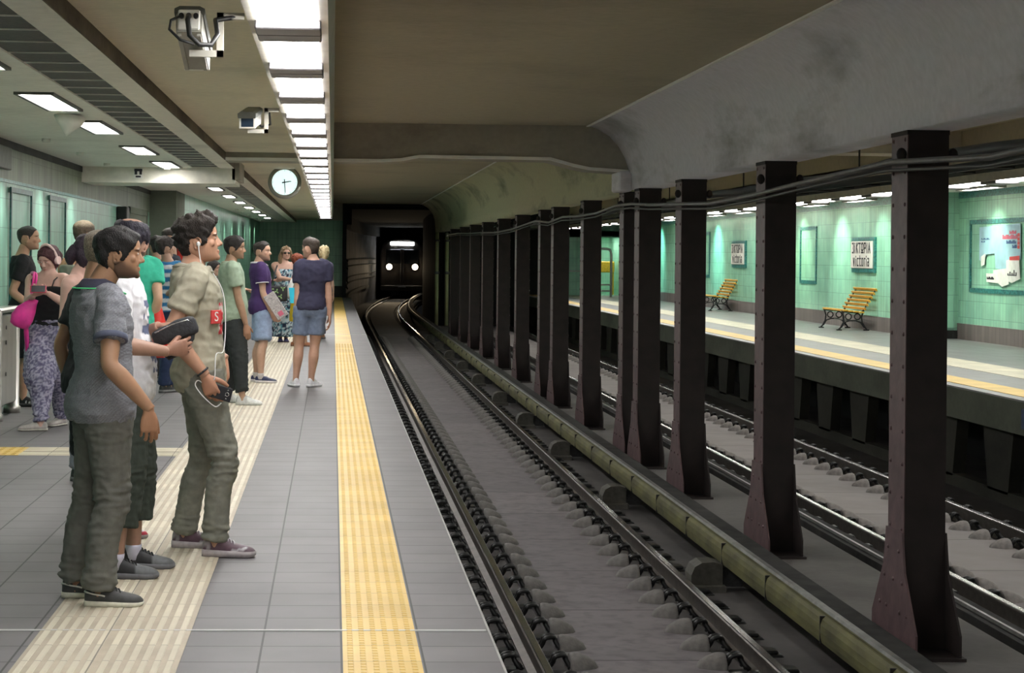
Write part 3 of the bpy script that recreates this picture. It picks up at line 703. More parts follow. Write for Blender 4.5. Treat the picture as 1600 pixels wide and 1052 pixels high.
wallframe('wall_panel_frame', 'large teal tile border around the torn blue poster', 'frame', 11.855, 1, 30.2, 35.3, 1.0, 2.34, .08)
tag(MB().cbox(-3.46, -3.41, 18.2, 20.55, 2.44, 2.68, .01).build('wall_cabinet', M['camdark']), 'dark grey cabinet high on the left wall at the picture edge', 'cabinet')
tag(MB().cbox(-3.47, -3.30, 30.95, 31.35, 2.05, 2.32, .015).build('wall_speaker', M['blackpaint']), 'small black box on the left wall above the bald man', 'speaker')
st('door_2', MB().box(-3.475, -3.45, 32.6, 35.8, 0, 2.33).box(-3.46, -3.43, 32.6, 32.75, 0, 2.36).box(-3.46, -3.43, 35.65, 35.8, 0, 2.36).box(-3.46, -3.43, 32.6, 35.8, 2.25, 2.36), M['pilaster'], 'grey metal door by the pilaster')
t = thing('pictogram_sign', 'tiny black and white pictogram sign on the cross beam', 'sign', (-2.68, 26.59, 2.62))
MB().box(-2.75, -2.62, 26.575, 26.6, 2.60, 2.74).build('plate', M['signw'], t)
MB().box(-2.74, -2.63, 26.57, 26.576, 2.70, 2.735).box(-2.735, -2.70, 26.57, 26.576, 2.655, 2.70).box(-2.67, -2.635, 26.57, 26.576, 2.655, 2.70).box(-2.72, -2.65, 26.57, 26.576, 2.615, 2.64).build('symbol', M['ink'], t)
t = thing('ceiling_speaker', 'white cone-shaped loudspeaker under the ceiling between the first two lit panels', 'speaker', (-2.26, 16.6, 2.5))
MB().tube([(-2.26,16.6,2.76),(-2.265,16.6,2.735),(-2.27,16.62,2.70),(-2.29,16.65,2.63),(-2.30,16.68,2.585)], [.13,.135,.115,.05,.015], 20).build('cone', M['ceilL'], t)
tag(MB().cbox(-2.6, -2.5, 44, 44.5, 1.32, 1.66, .02).box(-2.95, -2.55, 44.2, 44.3, 1.4, 1.46).build('fire_hose_cabinet', M['redbox']), 'bright red cabinet on the left wall behind the khaki-shirted man', 'cabinet') if False else None
t = thing('fire_cabinet', 'red cabinet with pale bar beside the pilaster, behind the khaki-shirted man', 'cabinet', (-2.88, 37, 1.2))
MB().cbox(-2.965, -2.79, 36.7, 37.4, 1.18, 1.70, .02).build('body', M['redbox'], t)
MB().cbox(-3.05, -2.78, 36.42, 36.5, 1.70, 1.78, .01).build('top_bar', M['ceilL'], t)

# ------------------------------------------------------------------ CCTV cameras, clock
def cctv(lab, p, q, arm, rear):
    """p rear centre, q front centre of the housing; arm = bracket polyline"""
    t = thing('security_camera', lab, 'security camera', arm[-1])
    p, q = Vector(p), Vector(q); d = (q-p).normalized(); rx = d.cross(Vector((0,0,1))).normalized(); up = rx.cross(d)
    Mx = Matrix(((rx.x,d.x,up.x,p.x),(rx.y,d.y,up.y,p.y),(rx.z,d.z,up.z,p.z),(0,0,0,1))); L = (q-p).length
    def oct(w, h, z0, y): return [tuple(Mx @ Vector((x, y, z))) for x, z in ((-w,z0),(w,z0),(w*1.05,z0+h*.3),(w*1.05,z0+h*.75),(w*.7,z0+h),(-w*.7,z0+h),(-w*1.05,z0+h*.75),(-w*1.05,z0+h*.3))]
    MB().loft([oct(.052,.10,-.05,y) for y in (0, L)], sm=False).build('housing', M['camgrey'], t)
    MB().loft([oct(.06,.045,.022,y) for y in ((.005 if rear else -.03), L+.05)], sm=False).build('sun_hood', M['camdark'], t)
    for s_, nm in ((0, 'rear_plate'), (1, 'front_window')):
        yy = -.008 if s_ == 0 else L+.006
        MB().cbox(-.046, .046, yy-.006, yy+.006, -.044, .044, .005, Mx).build(nm, M['ceilL'] if s_ == 0 else M['glass'], t)
        if s_ == 1:
            f = MB()
            for a in ((-.055,-.043,-.05,.05),(.043,.055,-.05,.05),(-.043,.043,-.05,-.04),(-.043,.043,.04,.05)): f.box(a[0], a[1], yy-.004, yy+.01, a[2], a[3], Mx)
            f.build('window_frame', M['ceilL'], t)
    if rear:
        f = MB()
        for xx in (-.03, 0, .03): f.cyl(tuple(Mx @ Vector((xx, -.03, .012))), tuple(Mx @ Vector((xx, -.01, .012))), .011, 10)
        f.build('connector', M['blackpaint'], t)
        f = MB()
        for sx in (-1, 1): f.box(sx*.04-.008, sx*.04+.008, .02, L-.02, -.062, -.05, Mx)
        f.build('underside_rib', M['camgrey'], t)
        c1 = [Mx @ Vector(v) for v in ((0,-.03,.01),(0,-.06,-.02),(.01,-.06,-.09),(.05,-.05,-.125),(.095,-.02,-.115),(.12,0,-.06))]+[Vector(arm[-2])+Vector((-.02,-.02,-.02)), Vector(arm[-1])]
        MB().tube(c1, .011, 8).build('cable', M['cable'], t)
        c2 = [Mx @ Vector(v) for v in ((-.03,-.03,.01),(-.07,-.05,-.02),(-.075,-.05,-.06),(-.03,-.05,-.105),(.03,-.05,-.125))]
        MB().tube(c2, .006, 8).build('cable', M['cable'], t)
    else:
        MB().tube([p+Vector((0,0,-.03)), p+Vector((.06,.05,-.07)), p+Vector((.12,.05,-.05)), Vector(arm[-2])+Vector((.02,.02,-.02))], .008, 8).build('cable', M['cable'], t)
    a = MB(); pts = [Vector(v) for v in arm]
    for u, v in zip(pts, pts[1:]):
        lo = [min(u[i], v[i])-.014 for i in range(3)]; hi = [max(u[i], v[i])+.014 for i in range(3)]
        a.box(lo[0], hi[0], lo[1], hi[1], lo[2], hi[2])
    a.build('bracket', M['galv'], t)
    return t
cctv('large grey security camera seen from behind, hung left of the strip light', (-.605, 8.0, 2.545), (-.60, 8.42, 2.43), [(-.60, 8.16, 2.425), (-.485, 8.16, 2.425), (-.485, 8.16, 2.585), (-.40, 8.16, 2.585)], True)
cctv('smaller white-framed security camera facing the viewer, beside the strip light', (-.575, 13.75, 2.56), (-.60, 13.35, 2.50), [(-.59, 13.5, 2.44), (-.475, 13.5, 2.44), (-.475, 13.5, 2.59), (-.40, 13.5, 2.59)], False)
ck = Vector((-.735, 29.0, 2.66))
t = thing('platform_clock', 'round lit platform clock hanging left of the strip light', 'clock', ck)
MB().cyl(ck+Vector((0,-.06,0)), ck+Vector((0,.08,0)), .235, 40).build('case', M['clockrim'], t)
rg = MB(); k_ = 40
rg.loft([[tuple(ck+Vector((r*math.cos(2*PI*j/k_), yy, r*math.sin(2*PI*j/k_)))) for j in range(k_)] for r, yy in ((.19,-.065),(.195,-.09),(.235,-.09),(.25,-.06),(.25,0))], cap=False)
rg.build('rim', M['clockrim'], t)
MB().cyl(ck+Vector((0,-.07,0)), ck+Vector((0,-.061,0)), .19, 40).build('face', M['clockface'], t)
def hand(nm, ang, ln, wd, tail):
    a = math.radians(ang); d = Vector((math.sin(a), 0, math.cos(a))); s_ = Vector((d.z, 0, -d.x)); o = ck+Vector((0,-.078,0))
    mb = MB(); p = [o-d*tail-s_*wd, o-d*tail+s_*wd, o+d*ln+s_*wd*.6, o+d*ln-s_*wd*.6]
    mb.loft([[tuple(q) for q in p], [tuple(q+Vector((0,-.005,0))) for q in p]], sm=False); mb.build(nm, M['ink'], t)
hand('hour_hand', 80, .10, .010, .04); hand('minute_hand', 176, .16, .008, .045)
mk = MB()
for k in range(12):
    a = 2*PI*k/12; d = Vector((math.sin(a),0,math.cos(a))); s_ = Vector((d.z,0,-d.x)); o = ck+Vector((0,-.0715,0))
    p = [o+d*.165-s_*.004, o+d*.165+s_*.004, o+d*.182+s_*.004, o+d*.182-s_*.004]; mk.poly([tuple(q) for q in p])
mk.build('hour_marks', M['clockrim'], t)
MB().cyl(ck+Vector((0,0,.22)), (ck.x, ck.y, 2.87), .02, 10).build('hanger', M['clockrim'], t)

# ------------------------------------------------------------------ cables along the columns
def cable(lab, pts, r, m, name='cable'): return tag(MB().tube(pts, r, 8).build(name, M[m]), lab, 'cable', 'cables along the columns')
def sag(x, zs, ya=4.0):
    out = []
    ys = [6, 8.75, 10.7, 12.7, 14.9, 16.9, 18.8, 20.9, 22.4, 23.8, 25.1, 27, 29.1, 31, 33.0, 35.1, 37.4, 39.6, 43.95, 48.5, 53, 57, 61.6]
    for i, yy in enumerate(ys): out.append((x, yy, zs[i % len(zs)]))
    return out
cable('grey cable drooping across the faces of the columns', sag(3.715, [2.20,2.225,2.17,2.235,2.19,2.145,2.12,2.17,2.2,2.25,2.26,2.2]), .02, 'cableg')
cable('black cable hung beside the grey one across the columns', sag(3.70, [2.15,2.17,2.12,2.18,2.14,2.09,2.07,2.12,2.15,2.2,2.205,2.15]), .012, 'cable')
cable('thick black cable bundle behind the columns', sag(4.45, [2.33,2.36,2.30,2.34,2.36,2.30,2.33,2.31]), .045, 'cable')
tr = thing('cable_tray', 'black ladder cable tray above the far track', 'cable tray', (5.0, 12, 2.3))
MB().box(4.9, 4.92, 4, 70, 2.28, 2.34).box(5.15, 5.17, 4, 70, 2.28, 2.34).build('side_rail', M['blackpaint'], tr)
for k in range(60): MB().box(4.92, 5.15, 8+k*.9, 8.05+k*.9, 2.285, 2.30).build('rung', M['blackpaint'], tr)
for k in range(24): MB().box(5.03, 5.045, 5.2+k*2.6, 5.215+k*2.6, 2.3, 3.24 if 5.2+k*2.6 < 24.3 else 3.46).build('hanger_rod', M['blackpaint'], tr)
MB().tube([(5.0, 4+k*3, 2.32+.01*(k % 2)) for k in range(22)], .035, 8).build('bundled_cable', M['cable'], tr)

# ------------------------------------------------------------------ ticket gates at the far left
def gate(lab, y0, y1):
    t = thing('ticket_gate', lab, 'ticket gate', (-3.13, y0, 0))
    for yy in (y0, y1):
        MB().tube([(-3.13,yy,0),(-3.13,yy,.06),(-3.13,yy,.07),(-3.13,yy,1.01),(-3.13,yy,1.04)], [.085,.085,.07,.07,.055], 20).build('post', M['stain'], t)
    MB().cbox(-3.19, -3.08, y0+.05, y1-.05, .12, .98, .015).build('side_panel', M['stain'], t)
    MB().cbox(-3.22, -3.05, y0-.02, y1+.02, 1.0, 1.05, .02).build('top_cover', M['stain'], t)
    h = MB()
    for zz in (.42, .72, .86): h.cyl((-3.075, y0+.3, zz), (-3.07, y0+.3, zz), .02, 10)
    h.build('bolt_hole', M['blackpaint'], t)
    return t
gate('stainless steel ticket gate at the left edge beside the pink bag', 18.0, 19.0)
t = thing('ticket_gate', 'second stainless steel ticket gate cut by the left picture edge', 'ticket gate', (-3.4, 17.0, 0))
MB().tube([(-3.36,17.1,0),(-3.36,17.1,.06),(-3.36,17.1,.07),(-3.36,17.1,1.0),(-3.36,17.1,1.03)], [.085,.085,.07,.07,.055], 20).build('post', M['stain'], t)
MB().cbox(-3.46, -3.31, 16.2, 17.1, .12, 1.0, .02).build('side_panel', M['stain'], t)

# ------------------------------------------------------------------ benches
def bench():
    t = thing('bench', '', 'bench', (0,0,0), 'slatted benches on the far platform')
    L = 1.75
    # seat: slats along y, x from -.30 (front, towards the track) to .08; back reclines towards +x
    for k in range(4):
        x = -.33+k*.115; z = .43-.012*k
        MB().cbox(x, x+.095, -L/2, L/2, z-.028, z+.004 if k else z+.012, .008).build('seat_slat', M['wood'], t)
    for k in range(6):
        a = k/5.; x = .13+.23*a; z = .46+.40*a
        Mx = Matrix.Translation((x, 0, z)) @ Matrix.Rotation(math.radians(-30), 4, 'Y')
        MB().cbox(-.012, .012, -L/2, L/2, -.032, .032, .007, Mx).build('back_slat', M['wood'], t)
    for sy in (-1, 1):
        y = sy*(L/2-.14); f = MB()
        r = .017
        f.tube([(-.34,y,.40),(-.2,y,.385),(-.05,y,.375),(.08,y,.38),(.14,y,.44),(.22,y,.60),(.30,y,.73),(.38,y,.865),(.42,y,.885)], r, 8)
        f.tube([(-.40,y,.015),(-.36,y,.05),(-.30,y,.16),(-.285,y,.28),(-.32,y,.385)], r, 8)
        f.tube([(.20,y,.015),(.17,y,.06),(.10,y,.17),(.085,y,.28),(.13,y,.42)], r, 8)
        f.tube([(-.34,y,.06),(-.27,y,.17),(-.17,y,.205),(-.03,y,.205),(.07,y,.17),(.15,y,.06)], r*.85, 8)
        for cx_ in (-.19, .0):
            f.tube([(cx_+.062*math.cos(2*PI*q/14), y, .29+.062*math.sin(2*PI*q/14)) for q in range(15)], r*.75, 8)
        f.cbox(-.44, -.33, y-.03, y+.03, 0, .025, .006).cbox(.13, .25, y-.03, y+.03, 0, .025, .006)
        f.build('iron_end_frame', M['iron'], t)
    MB().tube([(-.1,-L/2+.14,.2),(-.1,L/2-.14,.2)], .012, 8).build('stretcher', M['iron'], t)
    return t
b0 = bench(); b0.location = (10.98, 40.45, .1); b0['label'] = 'yellow slatted bench with iron frame below the white station sign'
dup(b0, (11.0, 54.3, .1), 'yellow slatted bench farther along, seen left of the second column')
dup(b0, (11.0, 69.4, .1), 'farthest yellow bench by the exit passage, glimpsed between columns')

# ------------------------------------------------------------------ station signs and poster
def text(body, size, mat_, parent, M4_, name='lettering', ext=.003, sx=1.0):
    cu = bpy.data.curves.new('t', 'FONT'); cu.body = body; cu.size = size; cu.extrude = ext; cu.align_x = 'CENTER'; cu.align_y = 'CENTER'
    o = bpy.data.objects.new('t', cu); COL.objects.link(o)
    dg = bpy.context.evaluated_depsgraph_get(); dg.update()
    me = bpy.data.meshes.new_from_object(o.evaluated_get(dg)); bpy.data.objects.remove(o)
    me.name = name; b = BASE[parent.name]
    me.transform(Matrix.Translation(-b) @ M4_ @ Matrix.Diagonal((sx,1,1,1)))
    return link(name, me, mat_, parent, b)
def wallM(x, y, z): return Matrix(((0,0,-1,x),(-1,0,0,y),(0,1,0,z),(0,0,0,1)))   # text plane facing -x, reading towards -y
def strokes(mb, x, yc, zc, segs, w):
    for (u0, v0, u1, v1) in segs:
        a = Vector((u0, v0)); b = Vector((u1, v1)); d = (b-a); 
        if d.length < 1e-6: d = Vector((1e-3, 0))
        d.normalize(); n = Vector((-d.y, d.x))*w/2; a = a-d*w*.5; b = b+d*w*.5
        ps = [a+n, a-n, b-n, b+n]
        f = [(x-.004, yc-p.x, zc+p.y) for p in ps]; g = [(x, yc-p.x, zc+p.y) for p in ps]
        mb.loft([f, g], sm=False)
def sign(lab, y0, y1, z0, z1):
    x = 11.33; yc, zc = (y0+y1)/2, (z0+z1)/2; W, H = y1-y0, z1-z0
    t = thing('station_sign', lab, 'sign', (x, yc, z0), 'station name signs on the mint wall')
    MB().box(x-.02, x+.03, y0-.09, y1+.02, z0-.09, z1+.08).build('teal_border', M['tealband'], t)
    MB().cbox(x-.045, x-.015, y0, y1, z0, z1, .012).build('plate', M['signw'], t)
    xx = x-.047
    # hand-drawn style capitals built from strokes: B I K T (O over bar) P I A
    mb = MB(); h = H*.34; v0 = .08*H; lw = .035; cw = W*.088; u = -W*.42; gap = W*.112
    def L(segs, uo): strokes(mb, xx, yc, zc+v0, [(uo+a*cw, b*h, uo+c*cw, d*h) for a, b, c, d in segs], lw)
    L([(0,0,.6,0),(.6,0,.75,.22),(.75,.22,.5,.48),(.5,.48,.75,.75),(.75,.75,.6,1),(.6,1,0,1)], u)      # open B
    L([(0,0,0,.72),(0,.95,0,1)], u+gap*1.05)                                                                # I with a gap
    L([(0,0,0,1),(0,.5,.75,1),(.2,.55,.75,0)], u+gap*1.75)
    L([(0,1,1,1),(.5,1,.5,0)], u+gap*2.7)
    L([(.05,.35,.05,.85),(.05,.85,.3,1),(.3,1,.7,1),(.7,1,.95,.85),(.95,.85,.95,.35),(.95,.35,.7,.22),(.7,.22,.3,.22),(.3,.22,.05,.35),(0,0,1,0)], u+gap*3.85)
    L([(0,0,0,1),(0,1,.7,1),(.7,1,.85,.75),(.85,.75,.7,.48),(.7,.48,0,.48)], u+gap*5.05)
    L([(0,0,0,1)], u+gap*6.2)
    L([(0,0,.45,1),(.45,1,.9,0),(.2,.35,.7,.35)], u+gap*6.75)
    # lower line: v i c t o r i a
    h = H*.26; v0 = -.40*H; lw = .033; cw = W*.075; u = -W*.37; gap = W*.106
    L([(0,1,.4,0),(.4,0,.8,1)], u); L([(0,0,0,.85),(0,1.25,0,1.3)], u+gap*1.15)
    L([(.8,1,.1,1),(.1,1,.1,0),(.1,0,.8,0)], u+gap*1.75); L([(.3,1.35,.3,0),(.3,0,.8,0),(0,1,.8,1)], u+gap*2.75)
    L([(.1,0,.8,0),(.8,0,.8,1),(.8,1,.1,1),(.1,1,.1,0)], u+gap*3.75); L([(.1,0,.1,1),(.1,1,.7,1)], u+gap*4.85)
    L([(0,0,0,.85),(0,1.25,0,1.3)], u+gap*5.8); L([(.1,1,.8,1),(.8,1,.8,0),(.8,0,.1,0),(.1,0,.1,.5),(.1,.5,.8,.5)], u+gap*6.35)
    mb.build('lettering', M['ink'], t)
    return t
sign('white station name sign with dark capitals above the nearer yellow bench', 39.75, 41.4, 1.40, 1.98)
sign('smaller-looking white station name sign above the farther bench, left of the second column', 52.35, 54.0, 1.42, 2.0)
# torn poster: separate pasted sheets that stay one poster
x = 11.853
t = thing('torn_poster', 'torn pale blue poster with red print on the recessed mint wall at right', 'poster', (x, 33.6, 1.2))
def sheet(nm, pts, m, dx): 
    mb = MB(); mb.loft([[(x-dx-.004, a, b) for a, b in pts], [(x-dx, a, b) for a, b in pts]], sm=False); mb.build(nm, m, t)
sheet('blue_sheet', [(34.72,2.20),(32.62,2.24),(32.60,1.62),(33.1,1.42),(33.85,1.45),(33.9,1.72),(34.35,1.70),(34.5,1.55),(34.72,1.60)], M['pblue'], 0)
sheet('white_scrap', [(34.62,1.66),(34.38,1.72),(34.42,1.52),(34.6,1.48)], M['pwhite'], .005)
sheet('white_sheet', [(33.95,1.42),(33.2,1.46),(33.15,1.18),(33.5,1.13),(33.7,1.19),(34.3,1.2),(34.32,1.36),(33.95,1.36)], M['pwhite'], .005)
sheet('white_sheet', [(33.28,1.60),(32.66,1.64),(32.58,1.28),(33.0,1.20),(33.26,1.25)], M['pwhite'], .010)
sheet('red_header', [(33.1,1.66),(32.62,1.68),(32.62,1.60),(33.1,1.60)], M['pred'], .015)
def line(y0, y1, z0, z1, m, dx, nm='printed_line', n=6):
    mb = MB(); w_ = (y0-y1)/n
    for k in range(n): mb.box(x-dx-.003, x-dx, y0-w_*k-w_*.82, y0-w_*k, z0, z1-(.02 if k % 3 == 1 else 0))
    mb.build(nm, m, t)
line(33.15, 32.80, 2.06, 2.12, M['ppink'], .006); line(33.5, 32.75, 1.97, 2.05, M['ppink'], .006, n=9)
line(33.3, 32.8, 1.89, 1.95, M['pdark'], .006, n=8); line(33.0, 32.78, 1.81, 1.87, M['pdark'], .006, n=4)
line(34.6, 34.15, 1.97, 2.0, M['pdark'], .006, n=8); line(34.6, 34.4, 1.92, 1.95, M['pdark'], .006, n=3)
line(34.28, 33.9, 1.25, 1.30, M['ink'], .010, n=8)
mb = MB()
for k in range(4): mb.box(x-.011, x-.006, 32.64, 32.74, 1.80+.07*k, 1.86+.07*k)
mb.build('red_stamps', M['pred'], t)
mb = MB()
mb.box(x-.018, x-.014, 32.75, 33.2, 1.33, 1.345)
for k, (a, b) in enumerate(((32.75,.05),(32.85,.09),(32.95,.04),(33.05,.06),(33.15,.03))): mb.box(x-.018, x-.014, a, a+.05, 1.34, 1.34+b)
mb.build('sketch_marks', M['ink'], t)
tag(MB().cbox(7.31, 7.335, 19.6, 20.05, -.2, .02, .008).build('edge_number_plate', M['bluesign']), 'small dark blue plate on the far platform edge at the picture border', 'sign')
t = thing('wall_notice', 'small white notice with yellow edge on the mint wall right of the second column', 'sign', (11.34, 46.9, 1.35))
MB().box(11.325, 11.355, 46.75, 47.15, 1.45, 1.95).build('plate', M['signw'], t)
MB().box(11.32, 11.326, 46.74, 46.80, 1.45, 1.95).build('edge', M['wood'], t)
# handrails at the far exit
t = thing('exit_handrail', 'white tubular exit barrier at the far end of the far platform', 'railing', (10.3, 71.4, .1))
MB().tube([(10.42,71.5,.1),(10.42,71.5,1.7),(10.38,71.5,1.86),(10.25,71.5,1.9),(9.7,71.5,1.9)], .045, 10).build('arch_tube', M['whitepipe'], t)
MB().tube([(9.7,71.5,.55),(10.42,71.5,.55)], .03, 8).tube([(9.7,71.5,.32),(10.42,71.5,.32)], .03, 8).build('lower_rail', M['whitepipe'], t)
t = thing('stair_handrail', 'thin white stair handrail left of the exit barrier', 'railing', (9.2, 72, .1))
MB().tube([(8.2,72.5,1.05),(9.35,72.5,1.05)], .03, 8).tube([(8.9,72.5,.1),(8.9,72.5,1.05)], .03, 8).tube([(8.3,72.5,.4),(8.9,72.5,.75)], .02, 8).build('rails', M['whitepipe'], t)
tag(MB().cbox(10.22, 11.15, 75.6, 75.7, .98, 1.42, .03).box(10.24, 10.3, 75.62, 75.68, .1, 1.0).box(11.07, 11.13, 75.62, 75.68, .1, 1.0).build('exit_board', M['wood']), 'yellow orange board behind the exit barrier', 'board')
# ------------------------------------------------------------------ people: figure builder
def vcol_mat(name, rough=.85, bump=.25, bs=220., var=.08, vs=30., spec=.3, weave=0., stretch=None, bd=.002):
    m, nt, b = newmat(name); L = nt.links
    b.inputs['Roughness'].default_value = rough; b.inputs['Specular IOR Level'].default_value = spec
    at_ = N(nt, 'ShaderNodeAttribute', attribute_name='Col'); tc = N(nt, 'ShaderNodeTexCoord')
    n = N(nt, 'ShaderNodeTexNoise'); n.inputs['Scale'].default_value = vs; n.inputs['Detail'].default_value = 4
    L.new(tc.outputs['Object'], n.inputs['Vector'])
    mr = N(nt, 'ShaderNodeMapRange'); mr.inputs['From Min'].default_value = .3; mr.inputs['From Max'].default_value = .7
    mr.inputs['To Min'].default_value = 1-var; mr.inputs['To Max'].default_value = 1+var
    L.new(n.outputs['Fac'], mr.inputs['Value'])
    mx = N(nt, 'ShaderNodeMix', data_type='RGBA', blend_type='MULTIPLY'); mx.inputs[0].default_value = 1
    L.new(at_.outputs['Color'], mx.inputs[6]); L.new(mr.outputs[0], mx.inputs[7]); L.new(mx.outputs[2], b.inputs['Base Color'])
    if bump:
        if weave:
            n2 = N(nt, 'ShaderNodeTexWave'); n2.bands_direction = 'Z'; n2.inputs['Scale'].default_value = weave; n2.inputs['Distortion'].default_value = 1.5
            h = n2.outputs['Fac']
        else:
            n2 = N(nt, 'ShaderNodeTexNoise'); n2.inputs['Scale'].default_value = bs; h = n2.outputs['Fac']
        (L.new(tc.outputs['Object'], n2.inputs['Vector']) if not stretch else (lambda mp: (setattr(mp.inputs['Scale'], 'default_value', stretch), L.new(tc.outputs['Object'], mp.inputs['Vector']), L.new(mp.outputs['Vector'], n2.inputs['Vector']), L.new(mp.outputs['Vector'], n.inputs['Vector'])))(N(nt, 'ShaderNodeMapping')))
        bp = N(nt, 'ShaderNodeBump'); bp.inputs['Strength'].default_value = bump; bp.inputs['Distance'].default_value = bd
        L.new(h, bp.inputs['Height']); L.new(bp.outputs['Normal'], b.inputs['Normal'])
    return m
M['skin'] = vcol_mat('skin', .5, .1, 160, .07, 18, .4)
M['hair'] = vcol_mat('hair', .55, 1., 1., .65, 1., .35, stretch=(260, 260, 75), bd=.006)
M['cloth'] = vcol_mat('cotton_cloth')
M['polo'] = vcol_mat('pique_cloth', .85, .5, 300, .16, 160, .25, weave=60)
M['denim'] = vcol_mat('denim_cloth', .85, .4, 260, .16, 22)
M['leather'] = vcol_mat('shoe_leather', .5, .15, 120, .15, 40)
M['eye'] = vcol_mat('eye', .15, 0)
M['whiteplastic'] = mat('white_plastic', (.8,.8,.8), .3, var=.03)
M['pinkplastic'] = mat('pale_pink_plastic', (.80,.56,.55), .35, var=.05)
M['phonered'] = mat('red_phone_case', (.55,.03,.09), .35)
M['phoneblk'] = mat('black_phone', (.03,.03,.035), .25)
M['silver'] = mat('silver_ring', (.6,.6,.62), .25, metal=.9)
M['nylon'] = mat('black_nylon', (.028,.028,.032), .75, var=.3, vs=14, bump=.5, bs=60)
M['pinkbag'] = mat('pink_bag_leather', (.72,.04,.30), .35, var=.25, vs=9)
M['cyanbag'] = mat('cyan_paper_bag', (.03,.56,.78), .5, var=.1)
M['whitebag'] = mat('white_plastic_bag', (.75,.74,.72), .4, var=.06)
M['newsprint'] = mat('grey_newsprint', (.44,.40,.39), .8, var=.35, vs=60)
M['lens'] = mat('sunglass_lens', (.01,.01,.012), .1)

def remesh(mb, vox, smooth=2, fac=.5):
    me = mb.mesh('tmp'); fixnormals(me)
    o = bpy.data.objects.new('tmp', me); COL.objects.link(o)
    r = o.modifiers.new('r', 'REMESH'); r.mode = 'VOXEL'; r.voxel_size = vox; r.use_smooth_shade = True
    if smooth:
        s = o.modifiers.new('s', 'SMOOTH'); s.iterations = smooth; s.factor = fac
    dg = bpy.context.evaluated_depsgraph_get(); dg.update()
    ev = o.evaluated_get(dg); m2 = ev.to_mesh()
    n = len(m2.vertices); V = np.empty(n*3, 'f'); m2.vertices.foreach_get('co', V); V = V.reshape(-1, 3).astype('d')
    Nn = np.empty(n*3, 'f'); m2.vertices.foreach_get('normal', Nn); Nn = Nn.reshape(-1, 3).astype('d')
    Fc = [tuple(p.vertices) for p in m2.polygons]
    ev.to_mesh_clear(); bpy.data.objects.remove(o); bpy.data.meshes.remove(me)
    return V, Fc, Nn
def finish(name, V, F, Cc, m, parent, base):
    me = bpy.data.meshes.new(name); me.from_pydata((V-np.array(base)).tolist(), [], F); me.update()
    me.polygons.foreach_set('use_smooth', [True]*len(F))
    a = me.color_attributes.new('Col', 'FLOAT_COLOR', 'POINT')
    c = np.ones((len(V), 4), 'f'); c[:, :3] = Cc; a.data.foreach_set('color', c.ravel())
    return link(name, me, m, parent, Vector(base))
def fullcol(V, rgb): return np.tile(np.array(rgb, 'd'), (len(V), 1))
def catmull(tab, n):
    t = np.array(tab, 'd'); out = []; m = len(t)
    for i in range(m-1):
        p0, p1, p2, p3 = t[max(i-1,0)], t[i], t[i+1], t[min(i+2,m-1)]
        for k in range(n):
            u = k/n
            out.append(.5*((2*p1)+(-p0+p2)*u+(2*p0-5*p1+4*p2-p3)*u*u+(-p0+3*p1-3*p2+p3)*u**3))
    out.append(t[-1]); return np.array(out)
def ring(hw, df, db, ex=2.4, n=28):
    P = []
    for k in range(n):
        a = 2*PI*k/n; c, s = math.cos(a), math.sin(a)
        x = hw*math.copysign(abs(c)**(2/ex), c); y = (df if s > 0 else db)*math.copysign(abs(s)**(2/ex), s)
        P.append((x, y))
    return P
MALE = [(.470,.066,.042,.055),(.500,.093,.056,.070),(.535,.098,.058,.074),(.575,.092,.058,.062),(.620,.085,.057,.051),(.670,.088,.060,.056),(.720,.099,.066,.064),(.765,.104,.064,.068),(.800,.100,.054,.064),(.825,.074,.042,.056),(.845,.050,.032,.046),(.865,.034,.029,.036)]
FEM = [(.470,.070,.042,.060),(.500,.098,.056,.076),(.535,.102,.058,.078),(.575,.092,.056,.062),(.620,.077,.053,.048),(.670,.079,.056,.050),(.720,.088,.062,.056),(.765,.096,.058,.058),(.800,.098,.046,.054),(.822,.078,.036,.048),(.842,.046,.027,.040),(.865,.029,.025,.032)]
HEAD = [(0.0,.20,.02,.10),(.03,.36,-.02,.17),(.07,.415,-.06,.215),(.13,.42,-.14,.255),(.20,.40,-.24,.285),(.28,.405,-.34,.305),(.36,.405,-.40,.32),(.44,.395,-.435,.33),(.50,.375,-.455,.335),(.555,.405,-.47,.338),(.61,.425,-.48,.342),(.70,.415,-.485,.342),(.79,.37,-.46,.33),(.87,.29,-.39,.29),(.94,.18,-.27,.215),(.985,.06,-.12,.11),(1.0,.0,-.05,.03)]
HT = catmull(HEAD, 5)
def headpt(th, z):
    """surface of the bare head at azimuth th (0 = front) and height z, in head heights"""
    f, b, w = (np.interp(z, HT[:,0], HT[:,k]) for k in (1,2,3))
    cy = -.02; c, s = math.cos(th), math.sin(th)
    d = (f-cy) if c > 0 else (cy-b)
    e = 2.15 if c > 0 else 2.3
    return (w*math.copysign(abs(s)**(2/e), s), cy+d*math.copysign(abs(c)**(2/e), c), z)
def ik(S_, W_, l1, l2, pole):
    d = W_-S_; D = d.length
    if D > (l1+l2)*.999: k = D/((l1+l2)*.999); l1 *= k; l2 *= k
    D = max(D, abs(l1-l2)+1e-3); u = d.normalized()
    a = (l1*l1-l2*l2+D*D)/(2*D); h = math.sqrt(max(0, l1*l1-a*a))
    p = pole-u*pole.dot(u); p.normalize()
    return S_+u*a+p*h
def smooth01(x): x = max(0., min(1., x)); return x*x*(3-2*x)
def limb(mb, pts, rs, n=16, sub=4):
    tab = [(p.x, p.y, p.z, r) for p, r in zip(pts, rs)]
    c = catmull(tab, sub)
    mb.tube([Vector(q[:3]) for q in c], [float(q[3]) for q in c], n)
